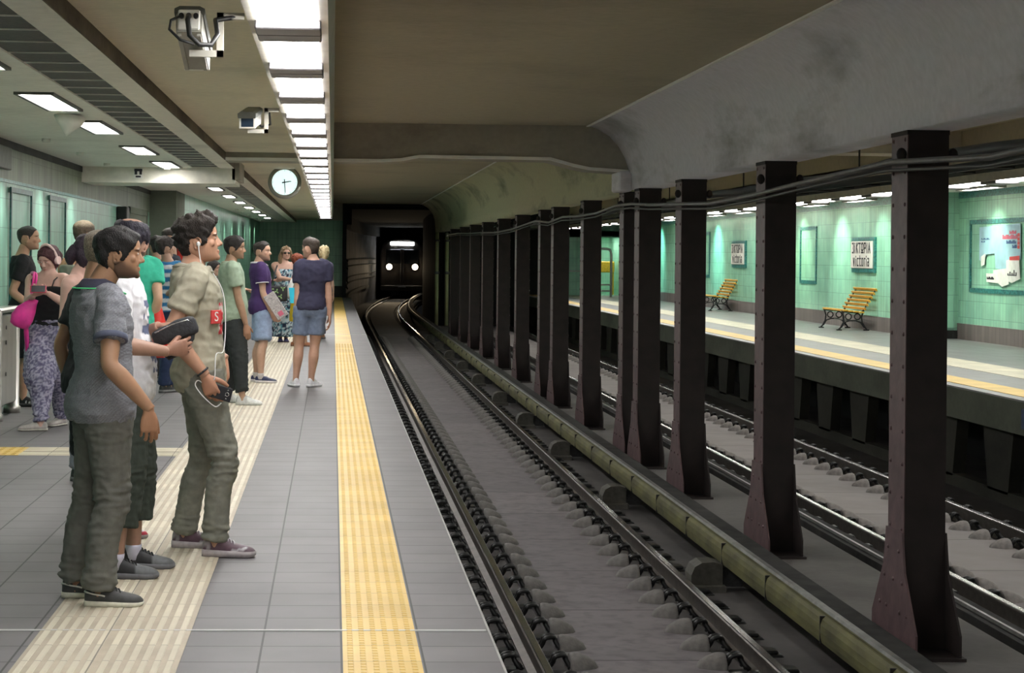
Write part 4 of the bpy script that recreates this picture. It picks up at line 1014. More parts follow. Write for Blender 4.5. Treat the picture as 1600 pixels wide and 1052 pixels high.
def add_hand(mb, W_, d, nrm, side, k=1., curl=(18, 28, 22), thumb=(.55,.62,.35), tcurl=20, spread=1., each=None):
    d = d.normalized(); nrm = (nrm-d*nrm.dot(d)).normalized(); s = d.cross(nrm)*(1 if side > 0 else -1)
    def P(a, b, c): return W_+(d*a+s*b+nrm*c)*k
    rings = []
    for t, w_, h_, o in ((-.02,.024,.019,0), (.012,.027,.019,0), (.04,.038,.0175,0), (.07,.0425,.0155,0), (.092,.041,.0125,.001), (.099,.036,.009,.002)):
        rings.append([P(t, w_*math.cos(a), o+h_*math.sin(a)) for a in [2*PI*q/16 for q in range(16)]])
    mb.loft(rings)
    for i, (so, do, ls, r) in enumerate(((.0325,.088,(.042,.026,.021),.0085), (.011,.094,(.046,.030,.022),.0088), (-.0115,.089,(.042,.027,.021),.0083), (-.0325,.078,(.034,.021,.018),.0074))):
        cu = each[i] if each else curl
        p = P(do-.012, so, .001); pts = [p, P(do, so, .001)]; ang = 0; sp = (so*1.6)*spread
        for L_, c in zip(ls, cu):
            ang += math.radians(c)
            pts.append(pts[-1]+(d*math.cos(ang)+nrm*math.sin(ang)+s*sp*math.cos(ang))*L_*k)
        limb(mb, pts, [r*k*1.02, r*k*1.05, r*k, r*k*.92, r*k*.7], 10, 3)
    t0 = P(.018, .018, .004); v = (d*thumb[0]+s*thumb[1]+nrm*thumb[2]).normalized(); pts = [t0, t0+v*.045*k]
    w_ = (v*math.cos(math.radians(tcurl))+(d*.8-s*.3+nrm*.4).normalized()*math.sin(math.radians(tcurl))).normalized()
    pts.append(pts[-1]+w_*.034*k); w2 = (w_*.9+d*.35).normalized(); pts.append(pts[-1]+w2*.026*k)
    limb(mb, pts, [.0150*k, .0125*k, .0112*k, .0085*k], 10, 3)
def wrinkle(V, Nn, amp, f, seed=0., ridge=True, w=None):
    out = V.copy(); 
    for i in range(len(V)):
        p = Vector((V[i,0]*f[0]+seed, V[i,1]*f[1]+seed*.7, V[i,2]*f[2]-seed))
        v = noise.noise(p); v2 = noise.noise(p*2.3)
        q = (1-2.2*abs(v)) if ridge else v*1.5
        a = amp*(q*.75+.45*v2)*(1 if w is None else w[i])
        out[i] += Nn[i]*a
    return out
HAIRLINE = {'short': [(0,.80),(25,.79),(45,.74),(58,.62),(70,.50),(78,.36),(86,.36),(92,.56),(108,.58),(122,.40),(140,.22),(160,.14),(180,.12)],
 'low': [(0,.76),(25,.74),(42,.68),(55,.55),(66,.42),(78,.32),(88,.34),(95,.50),(108,.50),(122,.30),(140,.14),(160,.08),(180,.06)],
 'long': [(0,.78),(20,.76),(40,.66),(55,.48),(70,.3),(80,.12),(100,.02),(130,0.0),(180,0.0)]}

def person(label, Y, H, heading, hipx, shx, headx, heady, ankR, ankL, wrR=None, wrL=None, elR=(0,-1,-.2), elL=(0,-1,-.2), headh=None, pitch=0, hroll=0,
           skin=(.42,.25,.17), sex='m', bw=1., belly=0., footR=None, footL=None, hair=None, beard=0., haircol=(.015,.012,.011), shirt=None, pants=None, shoes=None,
           handR=None, handL=None, lod=1., lean=None, group=None, eyes=True, skirt=None, sole=None, base=None, legk=1.):
    """every joint is a world point; pixels are only read back from the photograph at the person's own distance"""
    T = MALE if sex == 'm' else FEM
    hd = math.radians(heading); fw = Vector((math.cos(hd), math.sin(hd), 0)); rt = Vector((math.sin(hd), -math.cos(hd), 0))
    s_ = CF/Y
    hip = at(hipx, 400, Y); hip.z = .528*H
    shc = at(shx, 400, Y); shc.z = .818*H
    hh = .1325*H
    hc = at(headx, heady, Y)            # middle of the head
    def ank(a): 
        p = at(a[0], 400, Y+a[1]); p.z = .047*H; return p
    aR, aL = ank(ankR), ank(ankL)
    b = ((aR+aL)/2); b.z = 0; bw_ = bw
    t = thing('person', label, 'person', b, group)
    UP = Vector((0,0,1)); axis = (shc-hip)
    def tz(zf):
        # centre of the torso at height fraction zf, following hip -> shoulder
        u = (zf-.528)/(.818-.528); u2 = min(max(u, -.3), 1.15)
        p = hip+axis*u2; p.z = zf*H; return p
    def torso(mb, z0, z1, offs, scale=1., n=3, ex=2.5):
        tab = catmull(T, n); R = []
        for z, hw, df, db in tab:
            if z < z0-1e-6 or z > z1+1e-6: continue
            o = offs(z) if callable(offs) else offs
            be = belly*math.exp(-((z-.61)/.06)**2)
            c = tz(z); hw2 = (hw*bw_+o+be*.3)*H; df2 = (df*(.5+.5*bw_)+o+be)*H; db2 = (db*(.5+.5*bw_)+o)*H
            R.append([c+rt*x+fw*y for x, y in ring(hw2*scale, df2*scale, db2*scale, ex)])
        mb.loft(R)
    shj = (.097 if sex == 'm' else .092)*bw_*H
    SR = tz(.803)+rt*shj; SL = tz(.803)-rt*shj
    def wrist(w, side):
        if w is None:
            return (SR if side > 0 else SL)+rt*(side*.035*H)+fw*.03*H-UP*.315*H
        return at(w[0], w[1], Y+w[2])
    WR, WL = wrist(wrR, 1), wrist(wrL, -1)
    def pole(e): return rt*e[0]+fw*e[1]+UP*e[2]
    ER = ik(SR, WR, .172*H, .150*H, pole(elR)); EL = ik(SL, WL, .172*H, .150*H, pole(elL))
    HR = tz(.515)+rt*.050*H; HL = tz(.515)-rt*.050*H; HR.z = HL.z = .515*H
    fR = heading if footR is None else footR; fL = heading if footL is None else footL
    KR = ik(HR, aR, .2395*H*legk, .2315*H*legk, fw+rt*.1); KL = ik(HL, aL, .2395*H*legk, .2315*H*legk, fw-rt*.1)
    vx = .0062*lod
    # ---- body: torso, arms, legs in one remeshed surface
    mb = MB(); torso(mb, .46, .866, -.004)
    for S_, E_, W_, sd in ((SR, ER, WR, 1), (SL, EL, WL, -1)):
        inn = S_-rt*(sd*.045*H)+UP*.004*H
        a = bw_*.35+.65
        limb(mb, [inn, S_, S_.lerp(E_, .35), S_.lerp(E_, .75), E_, E_.lerp(W_, .3), E_.lerp(W_, .7), W_, W_+(W_-E_)*.06], [.030*H*a,.032*H*a,.0285*H*a,.0245*H*a,.0225*H*a,.0245*H*a,.0195*H*a,.0152*H,.0150*H])
    for J, K, A in ((HR, KR, aR), (HL, KL, aL)):
        bk = fw*(-.012*H)
        a = (bw_*.5+.5)*(.80 if pants and pants['len'] > .9 else 1.)
        limb(mb, [J+UP*.02*H, J.lerp(K,.15), J.lerp(K,.5), J.lerp(K,.85), K, K.lerp(A,.15)+bk*.6, K.lerp(A,.35)+bk, K.lerp(A,.7)+bk*.3, A, A-UP*.03*H], [.058*H*a,.057*H*a,.048*H*a,.038*H*a,.034*H*a,.034*H*a,.036*H*a,.026*H*a,.0205*H,.022*H])
    nb = tz(.835)-fw*.004*H
    limb(mb, [nb-UP*.03*H, nb, nb.lerp(hc, .5)-fw*.002*H, hc-UP*.02*H], [.040*H*(.6+.4*bw_),.0355*H*(.5+.5*bw_),.033*H*(.6+.4*bw_),.030*H], 16)
    V, F, Nn = remesh(mb, vx, 3); Cc = fullcol(V, skin)
    Vs, Fs, Cs = [V], [F], [Cc]; n0 = len(V)
    # ---- hands
    def hand(W_, E_, side, hp):
        hp = dict(hp or {}); d = (W_-E_).normalized()
        if 'd' in hp: d = Vector(hp.pop('d')); 
        nrm = Vector(hp.pop('n')) if 'n' in hp else -rt*side+fw*.15
        m_ = MB(); add_hand(m_, W_+d*.012, d, nrm, side, H/1.75*(1 if sex == 'm' else .92), **hp)
        return remesh(m_, .0033*lod, 2, .5)
    for W_, E_, sd, hp in ((WR, ER, 1, handR), (WL, EL, -1, handL)):
        v, f, _ = hand(W_, E_, sd, hp); c = fullcol(v, tuple(skin[i]*(1.03, .95, .93)[i] for i in range(3)))
        Vs.append(v); Fs.append([tuple(i+n0 for i in q) for q in f]); Cs.append(c); n0 += len(v)
    # ---- head
    hh_ = hh
    m_ = MB(); n_ = 40; R = []
    for z in HT[:,0]: R.append([tuple(np.array(headpt(2*PI*k/n_, z))*hh_) for k in range(n_)])
    m_.loft(R)
    k = hh_; fem = sex != 'm'
    m_.loft([[(w_*math.cos(a)*k, (y_+d_*math.sin(a))*k, z_*k) for a in [2*PI*q/12 for q in range(12)]] for z_, y_, w_, d_ in ((.575,.385,.035,.03),(.50,.40,.038,.045),(.44,.425,.05,.06),(.39,.455,.066,.07),(.355,.455,.078,.062),(.325,.425,.07,.04),(.31,.40,.04,.02))])
    m_.ell((0,.475*k,.368*k), .05*k, .05*k, .045*k, 12, 8)
    for sx in (-1, 1):
        m_.ell((sx*.055*k,.425*k,.345*k), .035*k, .04*k, .03*k, 10, 6)
        m_.ell((sx*.14*k,.355*k,.588*k), .11*k, .055*k, .03*k, 12, 6)          # brow
        m_.ell((sx*.19*k,.262*k,.40*k), .10*k, .09*k, .09*k, 12, 8)             # cheek
        m_.ell((sx*.135*k,.325*k,.505*k), .075*k, .055*k, .045*k, 12, 8)       # eyelids
        Mx = Matrix.Translation((sx*.345*k, -.05*k, .43*k)) @ Matrix.Rotation(sx*math.radians(-22), 4, 'Z') @ Matrix.Rotation(math.radians(-10), 4, 'X')
        m_.tube([Mx @ Vector((0, .085*k*math.sin(a)*(1.0 if math.cos(a) > 0 else .62), .135*k*math.cos(a))) for a in [2*PI*q/14 for q in range(15)]], .024*k, 8)
        m_.ell((0,0,0), .018*k, .075*k, .11*k, 12, 8, None) if False else m_.tube([Mx @ Vector((-sx*.03*k,-.02*k,-.05*k)), Mx @ Vector((-sx*.03*k,0,.05*k))], [.055*k,.06*k], 10)
    m_.ell((0,.385*k,.222*k), .105*k, .055*k, .024*k, 14, 8); m_.ell((0,.383*k,.178*k), .09*k, .055*k, .026*k, 14, 8)
    m_.ell((0,.375*k,.075*k), .11*k, .065*k, .07*k, 12, 8)
    v, f, nn = remesh(m_, .0036*lod, 2, .5)
    q = v/k; c = fullcol(v, skin)
    def mask(m, rgb, a):
        m = np.clip(m, 0, 1)[:, None]*a
        return c*(1-m)+np.array(rgb)*m
    front = q[:,1] > .25
    lips = np.exp(-((q[:,2]-.2)/.032)**4)*np.exp(-((q[:,0])/.11)**4)*front
    c = mask(lips, (skin[0]*.85, skin[1]*.52, skin[2]*.55) if not fem else (.45,.10,.10), .65)
    brow = np.exp(-((q[:,2]-.595-.02*np.cos(q[:,0]*12))/.022)**4)*np.exp(-((np.abs(q[:,0])-.15)/.1)**4)*front
    c = mask(brow, haircol, .85)
    if beard:
        jaw = (q[:,1] > -.1)*(q[:,2] < .33)*(1-np.exp(-((q[:,2]-.2)/.03)**4)*np.exp(-((q[:,0])/.1)**4))
        edge = 1/(1+np.exp((q[:,2]-(.30-.42*np.clip(q[:,1]-.1,0,.4)+.55*np.clip(.15-q[:,1],0,.3)))*32))
        mo = np.exp(-((q[:,2]-.262)/.022)**4)*np.exp(-((q[:,0])/.14)**4)*front
        c = mask(np.maximum(jaw*edge, mo*(q[:,1] > .3)), haircol, beard)
    cheekr = np.exp(-((q[:,2]-.38)/.09)**2)*np.exp(-((np.abs(q[:,0])-.2)/.08)**2)*front
    c = mask(cheekr, (skin[0]*1.12, skin[1]*.9, skin[2]*.88), .3)
    if hair and hair.get('shaved'):
        sc = 1/(1+np.exp(-(q[:,2]-.52-.25*(q[:,1] > .2)+.35*(q[:,1] < -.2))*30))
        c = mask(sc, hair['shaved'], .6)
    hy = math.radians(heading if headh is None else headh)
    Rm = Matrix.Rotation(hy-PI/2, 3, 'Z') @ Matrix.Rotation(math.radians(hroll), 3, 'Y') @ Matrix.Rotation(math.radians(pitch), 3, 'X')
    Rn = np.array(Rm); cen = np.array((0, 0, .5*k))
    def toW(P): return (np.asarray(P)-cen) @ Rn.T+np.array(hc)
    def toWv(p): return Rm @ (Vector(p)*k-Vector(cen))+hc
    v = toW(v)
    Vs.append(v); Fs.append([tuple(i+n0 for i in qq) for qq in f]); Cs.append(c)
    finish('body', np.concatenate(Vs), sum(Fs, []), np.concatenate(Cs), M['skin'], t, b)
    # ---- eyes
    if eyes:
        for sx in (-1, 1):
            e = MB(); e.ell((sx*.135*k, .362*k, .505*k), .045*k, .036*k, .021*k, 12, 8)
            v = np.array(e.v); dx = (v[:,0]/k-sx*.135); ir = np.exp(-(dx/.022)**4)*(v[:,1]/k > .37)
            cc = np.array((.62,.58,.55))*(1-ir[:,None])+np.array((.03,.018,.012))*ir[:,None]
            finish('eye', toW(v), e.f, cc, M['eye'], t, b)
    # ---- hair
    if hair and 'top' in hair:
        hl = np.array(HAIRLINE[hair.get('line', 'short')], 'd'); nth, nz = 72, 46
        P = []; rs = hair.get('seed', 0.)
        zs = np.concatenate([np.linspace(-.02, .9, nz-12), .9+.1*np.sin(np.linspace(.12, 1, 12)*PI/2)])
        for z in zs:
            for j in range(nth):
                th = 2*PI*j/nth; az = abs(math.degrees(math.atan2(math.sin(th), math.cos(th))))
                z0 = np.interp(az, hl[:,0], hl[:,1])+hair.get('lift', 0)*(1 if az < 45 else 0)
                p = np.array(headpt(th, min(max(z,0), .9999))); cvec = p-np.array((0,-.04,.55)); L_ = np.linalg.norm(cvec)+1e-6
                wt = smooth01((z-z0)/.055)
                tk = hair['side']*(1-smooth01((z-.6)/.25))+hair['top']*smooth01((z-.6)/.25)
                if az > 110: tk = tk*(1-smooth01((az-110)/40))+max(tk, hair.get('back', hair['side']))*smooth01((az-110)/40)
                if az < 60: tk += hair.get('quiff', 0)*smooth01((z-.74)/.12)*(1-az/60)
                bd = hair.get('bald')
                if bd:
                    dd = math.hypot(p[0]/bd[2], (p[1]-bd[0])/bd[1]); 
                    if z > .72: wt *= smooth01((dd-.85)/.35)
                nz_ = hair.get('noise', .01)*noise.noise(Vector((p[0]*hair.get('freq', 9)+rs, p[1]*hair.get('freq', 9), p[2]*hair.get('freq', 9)+rs)))*1.6
                nz_ += hair.get('noise', .01)*.5*noise.noise(Vector((p[0]*31+rs, p[1]*31, p[2]*22)))
                off_ = -.04*(1-wt)+wt*(tk+nz_)
                P.append(p+cvec/L_*off_)
        P = np.array(P); F = []
        for i in range(nz-1):
            for j in range(nth): F.append((i*nth+j, i*nth+(j+1) % nth, (i+1)*nth+(j+1) % nth, (i+1)*nth+j))
        F.append(tuple((nz-1)*nth+j for j in range(nth)))
        cc = fullcol(P, haircol)
        if 'tip' in hair:
            w_ = np.clip((P[:,2]-.72)/.3, 0, 1)[:,None]; cc = cc*(1-w_)+np.array(hair['tip'])*w_
        if 'sidecol' in hair:
            w_ = np.clip((.68-P[:,2])/.2, 0, 1)[:,None]; cc = cc*(1-w_)+np.array(hair['sidecol'])*w_
        Vh = P*k; Fh = list(F); Ch = [cc]; allV = [Vh]; off0 = len(Vh)
        for (pts, rs_) in hair.get('locks', []):
            lb = MB(); limb(lb, [Vector(p)*k for p in pts], [r*k for r in rs_], 12, 5)
            lv = np.array([tuple(x) for x in lb.v])
            lv2 = lv.copy()
            for i in range(len(lv)):
                lv2[i] += (np.array(noise.noise_vector(Vector(lv[i]/k*7))))*k*.02
            allV.append(lv2); Fh += [tuple(i+off0 for i in q_) for q_ in lb.f]; off0 += len(lv); Ch.append(fullcol(lv, hair.get('lockcol', haircol)))
        finish('hair', toW(np.concatenate(allV)), Fh, np.concatenate(Ch), M['hair'], t, b)
    # ---- shirt
    if shirt:
        z0, top = shirt['hem'], shirt.get('top', .842)
        mb = MB(); lo = shirt.get('loose', .012)
        torso(mb, z0, top, lambda z: .007+lo*smooth01((.72-z)/.18)+(.003 if z > .83 else 0), ex=2.3)
        sl = shirt.get('sleeve', .55); fl = shirt.get('flare', 1.)
        if sl:
            for S_, E_, W_, sd in ((SR, ER, WR, 1), (SL, EL, WL, -1)):
                inn = S_-rt*(sd*.05*H)+UP*.012*H; a = bw_*.4+.6
                e1 = S_.lerp(E_, sl) if sl <= 1 else E_.lerp(W_, sl-1)
                mid = S_.lerp(E_, min(sl, 1)*.5)
                limb(mb, [inn+UP*.004*H, S_, mid, e1], [.034*H*a, .0365*H*a, .0355*H*a*fl, .0365*H*a*fl])
        V, F, Nn = remesh(mb, .0072*lod, 3)
        if lod < 2.6:
            V = wrinkle(V, Nn, .0055*shirt.get('fold', 1.), (9, 9, 17), shirt.get('seed', 1.))
            V = wrinkle(V, Nn, .0032*shirt.get('fold', 1.), (19, 19, 13), shirt.get('seed', 1.)+5)
        rel = np.stack([(V-np.array(tz(.65))) @ np.array(rt), (V-np.array(tz(.65))) @ np.array(fw), V[:,2]/H], 1)
        col = shirt['col']; cc = col(rel) if callable(col) else fullcol(V, col)
        finish(shirt.get('name', 't_shirt'), V, F, cc, M[shirt.get('mat', 'cloth')], t, b)
        if 'collar' in shirt:
            cm = MB(); ht, rr = shirt.get('collar_h', .012), shirt.get('collar_r', 1.)
            rg = []
            for dz, g in (((.020,.95),(.027,1.0),(.025,1.10),(.013,1.34),(-.001,1.60),(-.004,1.56),(.010,1.2),(.020,.95)) if ht > .015 else ((.004,1.02),(.010,1.12),(.008,1.28),(.000,1.50),(-.004,1.35),(.004,1.02))):
                c0 = tz(.838+dz)-fw*.004*H*0
                rg.append([c0+rt*(x*g)+fw*(y*g-.0*H)+UP*(-.016*H*max(0, y)/(.04*H)) for x, y in ring(.046*H*rr, .038*H*rr, .042*H*rr, 2.1, 24)])
            cm.loft(rg, cap=False); finish('collar', np.array([tuple(p) for p in cm.v]), cm.f, fullcol(cm.v, shirt['collar']), M['cloth'], t, b)
            if 'piping' in shirt:
                pm_ = MB(); c0 = tz(.838+.0015)
                pm_.tube([c0+rt*(x*1.70)+fw*(y*1.70)+UP*(-.016*H*max(0, y)/(.04*H)) for x, y in ring(.046*H*rr, .038*H*rr, .042*H*rr, 2.1, 24)+[ring(.046*H*rr, .038*H*rr, .042*H*rr, 2.1, 24)[0]]], .0032, 6)
                finish('collar_piping', np.array([tuple(p) for p in pm_.v]), pm_.f, fullcol(pm_.v, shirt['piping']), M['cloth'], t, b)
        if 'cuff' in shirt and sl:
            for S_, E_, W_ in ((SR, ER, WR), (SL, EL, WL)):
                a = bw_*.4+.6; e1 = S_.lerp(E_, sl); e0 = S_.lerp(E_, sl-.10*shirt.get('cuff_w', 1))
                cm = MB(); cm.tube([e0, e0.lerp(e1, .1), e1, e1+(e1-e0)*.08], [.039*H*a*fl, .041*H*a*fl, .041*H*a*fl, .038*H*a*fl], 20)
                finish('sleeve_cuff', np.array([tuple(p) for p in cm.v]), cm.f, fullcol(cm.v, shirt['cuff']), M['cloth'], t, b)
        for nm, fn in shirt.get('extra', []): fn(t, b, tz, rt, fw, H)
    # ---- trousers, shorts
    if pants:
        mb = MB(); z1 = pants.get('waist', .575); ln = pants['len']; lo = pants.get('loose', 1.)
        torso(mb, .462, z1, .0065)
        for J, K, A in ((HR, KR, aR), (HL, KL, aL)):
            bk = fw*(-.010*H); a = (bw_*.5+.5)
            w = pants.get('w', (.066,.062,.053,.046,.043,.042,.039,.036))
            if ln >= 1:
                A2 = A+UP*(.004*H)
                limb(mb, [J+UP*.02*H, J.lerp(K,.2), J.lerp(K,.55), J.lerp(K,.88), K.lerp(A,.08), K.lerp(A,.35)+bk, K.lerp(A,.7)+bk*.6, A2-fw*.002*H], [q_*H*a for q_ in w])
            else:
                # ln = share of the hip-to-ankle length covered
                def on(u): return J.lerp(K, u/.51) if u < .51 else K.lerp(A, (u-.51)/.49)
                ww = pants.get('w', (.066,.064,.062,.062,.062))
                limb(mb, [J+UP*.02*H]+[on(ln*q_) for q_ in (.25,.5,.75,1.)], [q_*H*a for q_ in ww])
        V, F, Nn = remesh(mb, .0075*lod, 3)
        if lod < 2.6:
            zr = V[:,2]/H; fa = pants.get('fold', 1.)
            w_ = .16+.85*np.exp(-((zr-.285)/.055)**2)+1.35*np.exp(-((zr-.06)/.05)**2)+.5*np.exp(-((zr-.47)/.035)**2)
            V = wrinkle(V, Nn, .0095*fa, (7.5, 7.5, 27), pants.get('seed', 3.), True, w_)
            V = wrinkle(V, Nn, .003*fa, (20, 20, 24), pants.get('seed', 3.)+3, True)
        rel = np.stack([(V-np.array(hip)) @ np.array(rt), (V-np.array(hip)) @ np.array(fw), V[:,2]/H], 1)
        col = pants['col']; cc = col(rel) if callable(col) else fullcol(V, col)
        finish(pants.get('name', 'trousers'), V, F, cc, M[pants.get('mat', 'cloth')], t, b)
    if skirt:
        mb = MB(); R = []
        for z, w_, d_ in skirt['rings']:
            c = tz(max(z, .47)) if z > .47 else tz(.47).lerp(Vector((b.x, b.y, 0)), (.47-z)/.47); c.z = z*H
            R.append([c+rt*x+fw*y for x, y in ring(w_*H, d_*H, d_*H, 2.1, 32)])
        mb.loft(R); V, F, Nn = remesh(mb, .009*lod, 2)
        if lod < 6: V = wrinkle(V, Nn, .012, (9, 9, 1.6), 2., False)
        rel = np.stack([(V-np.array(hip)) @ np.array(rt), (V-np.array(hip)) @ np.array(fw), V[:,2]/H], 1)
        cc = skirt['col'](rel) if callable(skirt['col']) else fullcol(V, skirt['col'])
        finish(skirt.get('name', 'skirt'), V, F, cc, M['cloth'], t, b)
    # ---- shoes
    if shoes:
        for A, fa in ((aR, fR), (aL, fL)):
            g = math.radians(fa); u = Vector((math.cos(g), math.sin(g), 0)); r = Vector((u.y, -u.x, 0)); L_ = .153*H*shoes.get('len', 1.); kk = H/1.75
            heel = Vector((A.x, A.y, 0))-u*(.24*L_)
            tab = [(0,.016,.052),(.04,.028,.072),(.14,.034,.080),(.26,.036,.078),(.38,.038,.074),(.5,.041,.063),(.62,.045,.052),(.75,.047,.045),(.87,.043,.039),(.95,.031,.032),(1.0,.010,.022)]
            if shoes.get('low'): tab = [(a_, w_, h_*(.82 if a_ < .45 else .92)) for a_, w_, h_ in tab]
            tab = [(a_, w_*1.06, h_*1.28) for a_, w_, h_ in tab]
            tab = catmull(tab, 3)
            def sect(w_, h_, c, z0_): 
                return [c+r*(w_*math.cos(a))+UP*(.005+z0_+(h_-z0_)*max(0, math.sin(a))**.75) for a in [PI*q_/12 for q_ in range(13)]]
            mb = MB(); mb.loft([sect(w_*kk, h_*kk, heel+u*(L_*a_), .012) for a_, w_, h_ in tab])
            v = np.array([tuple(p) for p in mb.v]); al = ((v-np.array(heel)) @ np.array(u))/L_; zz = v[:,2]
            col = shoes['col']; cc = col(al, zz, (v-np.array(heel)) @ np.array(r)) if callable(col) else fullcol(v, col)
            so = finish('shoe', v, mb.f, cc, M['leather'], t, b)
            sm = MB(); th = shoes.get('sole_h', .024)
            stab = [(a_, w_+.004, th*(1.3-.35*a_)) for a_, w_, h_ in tab]
            sm.loft([[heel+u*(L_*(a_*1.02-.01))+r*(w_*kk*sx)+UP*(zq+.005) for sx, zq in ((-1, .0 if a_ < .9 else .008*(a_-.9)/.1), (1, .0 if a_ < .9 else .008*(a_-.9)/.1), (1, h_*kk), (-1, h_*kk))] for a_, w_, h_ in stab], sm=False)
            finish('sole', np.array([tuple(p) for p in sm.v]), sm.f, fullcol(sm.v, shoes.get('sole', (.6,.6,.58))), M['leather'], so, b)
            if shoes.get('laces') is not None:
                lm = MB()
                for q_ in range(4):
                    a_ = .40+.06*q_; w_, h_ = np.interp(a_, tab[:,0], tab[:,1])*kk, np.interp(a_, tab[:,0], tab[:,2])*kk
                    c = heel+u*(L_*a_)
                    lm.tube([c+r*(w_*.62*math.cos(a))+UP*(.012+(h_-.008)*max(0, math.sin(a))**.75+.007)+u*(.012*math.cos(a)) for a in [PI*(.2+.6*j/6) for j in range(7)]], .0032*kk, 6)
                finish('laces', np.array([tuple(p) for p in lm.v]), lm.f, fullcol(lm.v, shoes['laces']), M['cloth'], so, b)
            if shoes.get('sock') is not None:
                sk = MB(); sk.tube([A-UP*.02*H, A+UP*.012*H, A+UP*.022*H], [.0235*H, .0225*H, .024*H], 16)
                finish('sock', np.array([tuple(p) for p in sk.v]), sk.f, fullcol(sk.v, shoes['sock']), M['cloth'], t, b)
            for fn in shoes.get('extra', []): fn(so, b, heel, u, r, L_, kk)
    info = dict(t=t, b=b, WR=WR, WL=WL, ER=ER, EL=EL, SR=SR, SL=SL, fw=fw, rt=rt, hc=hc, k=k, toW=toWv, tz=tz, H=H)
    return info
def part(info, name, mb, m): 
    o = mb.build(name, m, info['t']); return o
# ------------------------------------------------------------------ the people on the near platform
UPV = Vector((0,0,1))
def nz(p, f, s=0.): return noise.noise(Vector((p[0]*f+s, p[1]*f, p[2]*f-s)))
INDIAN = (.38,.21,.125); TAN = (.45,.26,.17); FAIR = (.55,.34,.26); PINK = (.58,.36,.30)
BLK = (.012,.010,.010)
def boat_extra(so, b, heel, u, r, L_, kk):
    m = MB()
    for sx in (-1, 1):
        pts = [heel+u*(L_*a)+r*(sx*(w+.002)*kk)+UPV*(z*kk) for a, w, z in ((-.005,.006,.070),(.06,.032,.070),(.16,.0385,.064),(.30,.0415,.058),(.36,.043,.054))]
        m.tube(pts, .0042*kk, 6)
    finish('rawhide_lace', np.array([tuple(p) for p in m.v]), m.f, fullcol(m.v, (.75,.73,.68)), M['leather'], so, b)
# 1. grey polo man in front
greypolo = lambda P: np.array((.225,.228,.255))*(1+.28*np.sin(P[:,2:3]*1.69*420)*np.sin((P[:,0:1]+P[:,1:2])*330))
A = person('man in grey polo shirt and grey trousers, frontmost at left, back half turned', 8.72, 1.69, 22, 163, 158, 186, 396, (160,-.10), (124,.12), (232,637,-.24), None,
  (.25,-1,-.1), headh=8, pitch=-2, skin=INDIAN, footR=0, footL=3, hair=dict(top=.055, side=.045, back=.05, noise=.022, freq=8, line='low', quiff=.03), beard=.72, haircol=(.014,.012,.012),
  shirt=dict(hem=.485, col=greypolo, mat='polo', sleeve=.62, flare=1.08, loose=.012, collar=(.055,.055,.085), collar_h=.02, collar_r=1.02, piping=(.12,.75,.30), cuff=(.10,.11,.16), cuff_w=.9, fold=1.5, seed=2.3, name='polo_shirt'),
  pants=dict(len=1, col=(.135,.134,.118), waist=.56, w=(.066,.060,.051,.045,.043,.042,.040,.039), fold=1.35, seed=4., mat='denim'),
  shoes=dict(col=(.055,.055,.055), sole=(.62,.60,.50), sole_h=.02, extra=[boat_extra], laces=(.04,.04,.04)), handR=dict(curl=(30,36,28), n=(-.25,.95,.0), d=(.05,-.02,-1), thumb=(.85,.38,.35)), bw=1.06)
# 2. white T-shirt man with the pouch
def whiteprint(P):
    c = np.tile(np.array((.74,.73,.76)), (len(P), 1)); f = (P[:,1] > .02)
    for i in np.nonzero(f*(P[:,2] > .56)*(P[:,2] < .76))[0]:
        if noise.noise(Vector((P[i,0]*16, P[i,2]*34, 3.)))+.25*math.sin(P[i,2]*160) > .02 and abs(P[i,0]+.02) < .15: c[i] = (.13,.15,.24)
    return c
B = person('bald man in long white printed shirt holding a black pouch, head turned away', 9.55, 1.77, 6, 193, 186, 204, 379, (186,-.20), (213,.10), (258,549,-.22), (246,511,-.04), (.5,-.6,-.8), (-.6,-.4,-1),
  headh=78, pitch=-16, hroll=6, skin=(.40,.23,.165), footR=0, footL=0, hair=dict(top=.035, side=.045, back=.05, noise=.02, freq=10, line='low', bald=(-.10,.30,.24), seed=3.), beard=.6, haircol=(.022,.018,.03),
  shirt=dict(hem=.47, col=whiteprint, sleeve=.66, flare=1.12, loose=.022, fold=1.5, seed=7., collar=(.10,.10,.12)),
  pants=dict(len=.80, col=(.042,.052,.042), w=(.068,.066,.063,.056,.050), fold=1.3, seed=9., name='three_quarter_shorts'),
  shoes=dict(col=lambda a, z, x: np.where((a > .62)[:,None], np.array((.12,.125,.13)), np.array((.025,.025,.027))), sole=(.13,.13,.14), laces=(.02,.02,.02), sock=(.62,.60,.72)),
  handR=dict(d=(.93,.3,.18), n=(-.35,.9,.2), curl=(40,52,36), thumb=(.75,.45,.45)), handL=dict(d=(.95,-.1,.05), n=(.1,-.3,-1), curl=(24,30,20)), bw=1.08, belly=.012)
# long shirt tail
# 3. shaved man in black behind them
person('man with shaved pale hair in black shirt and shorts, mostly behind the polo man', 10.55, 1.66, 35, 150, 147, 157, 391, (180,.1), (150,.2), None, (110,608,.1), (.3,-1,0), (-.3,-1,0), headh=60, pitch=-8,
  skin=(.36,.2,.12), hair=dict(top=.012, side=.006, noise=.004, line='low', tip=(.22,.19,.15)), haircol=(.26,.20,.15), lod=1.4,
  shirt=dict(hem=.48, col=(.018,.018,.02), sleeve=.6, loose=.02, seed=1.4), pants=dict(len=.50, col=(.016,.016,.018), w=(.068,.07,.07,.072,.072), name='shorts'),
  shoes=dict(col=lambda a, z, x: np.where((z > .045)[:,None], np.array((.6,.55,.55)), np.array((.5,.03,.06))), sole=(.3,.25,.25)), footR=0, footL=10)
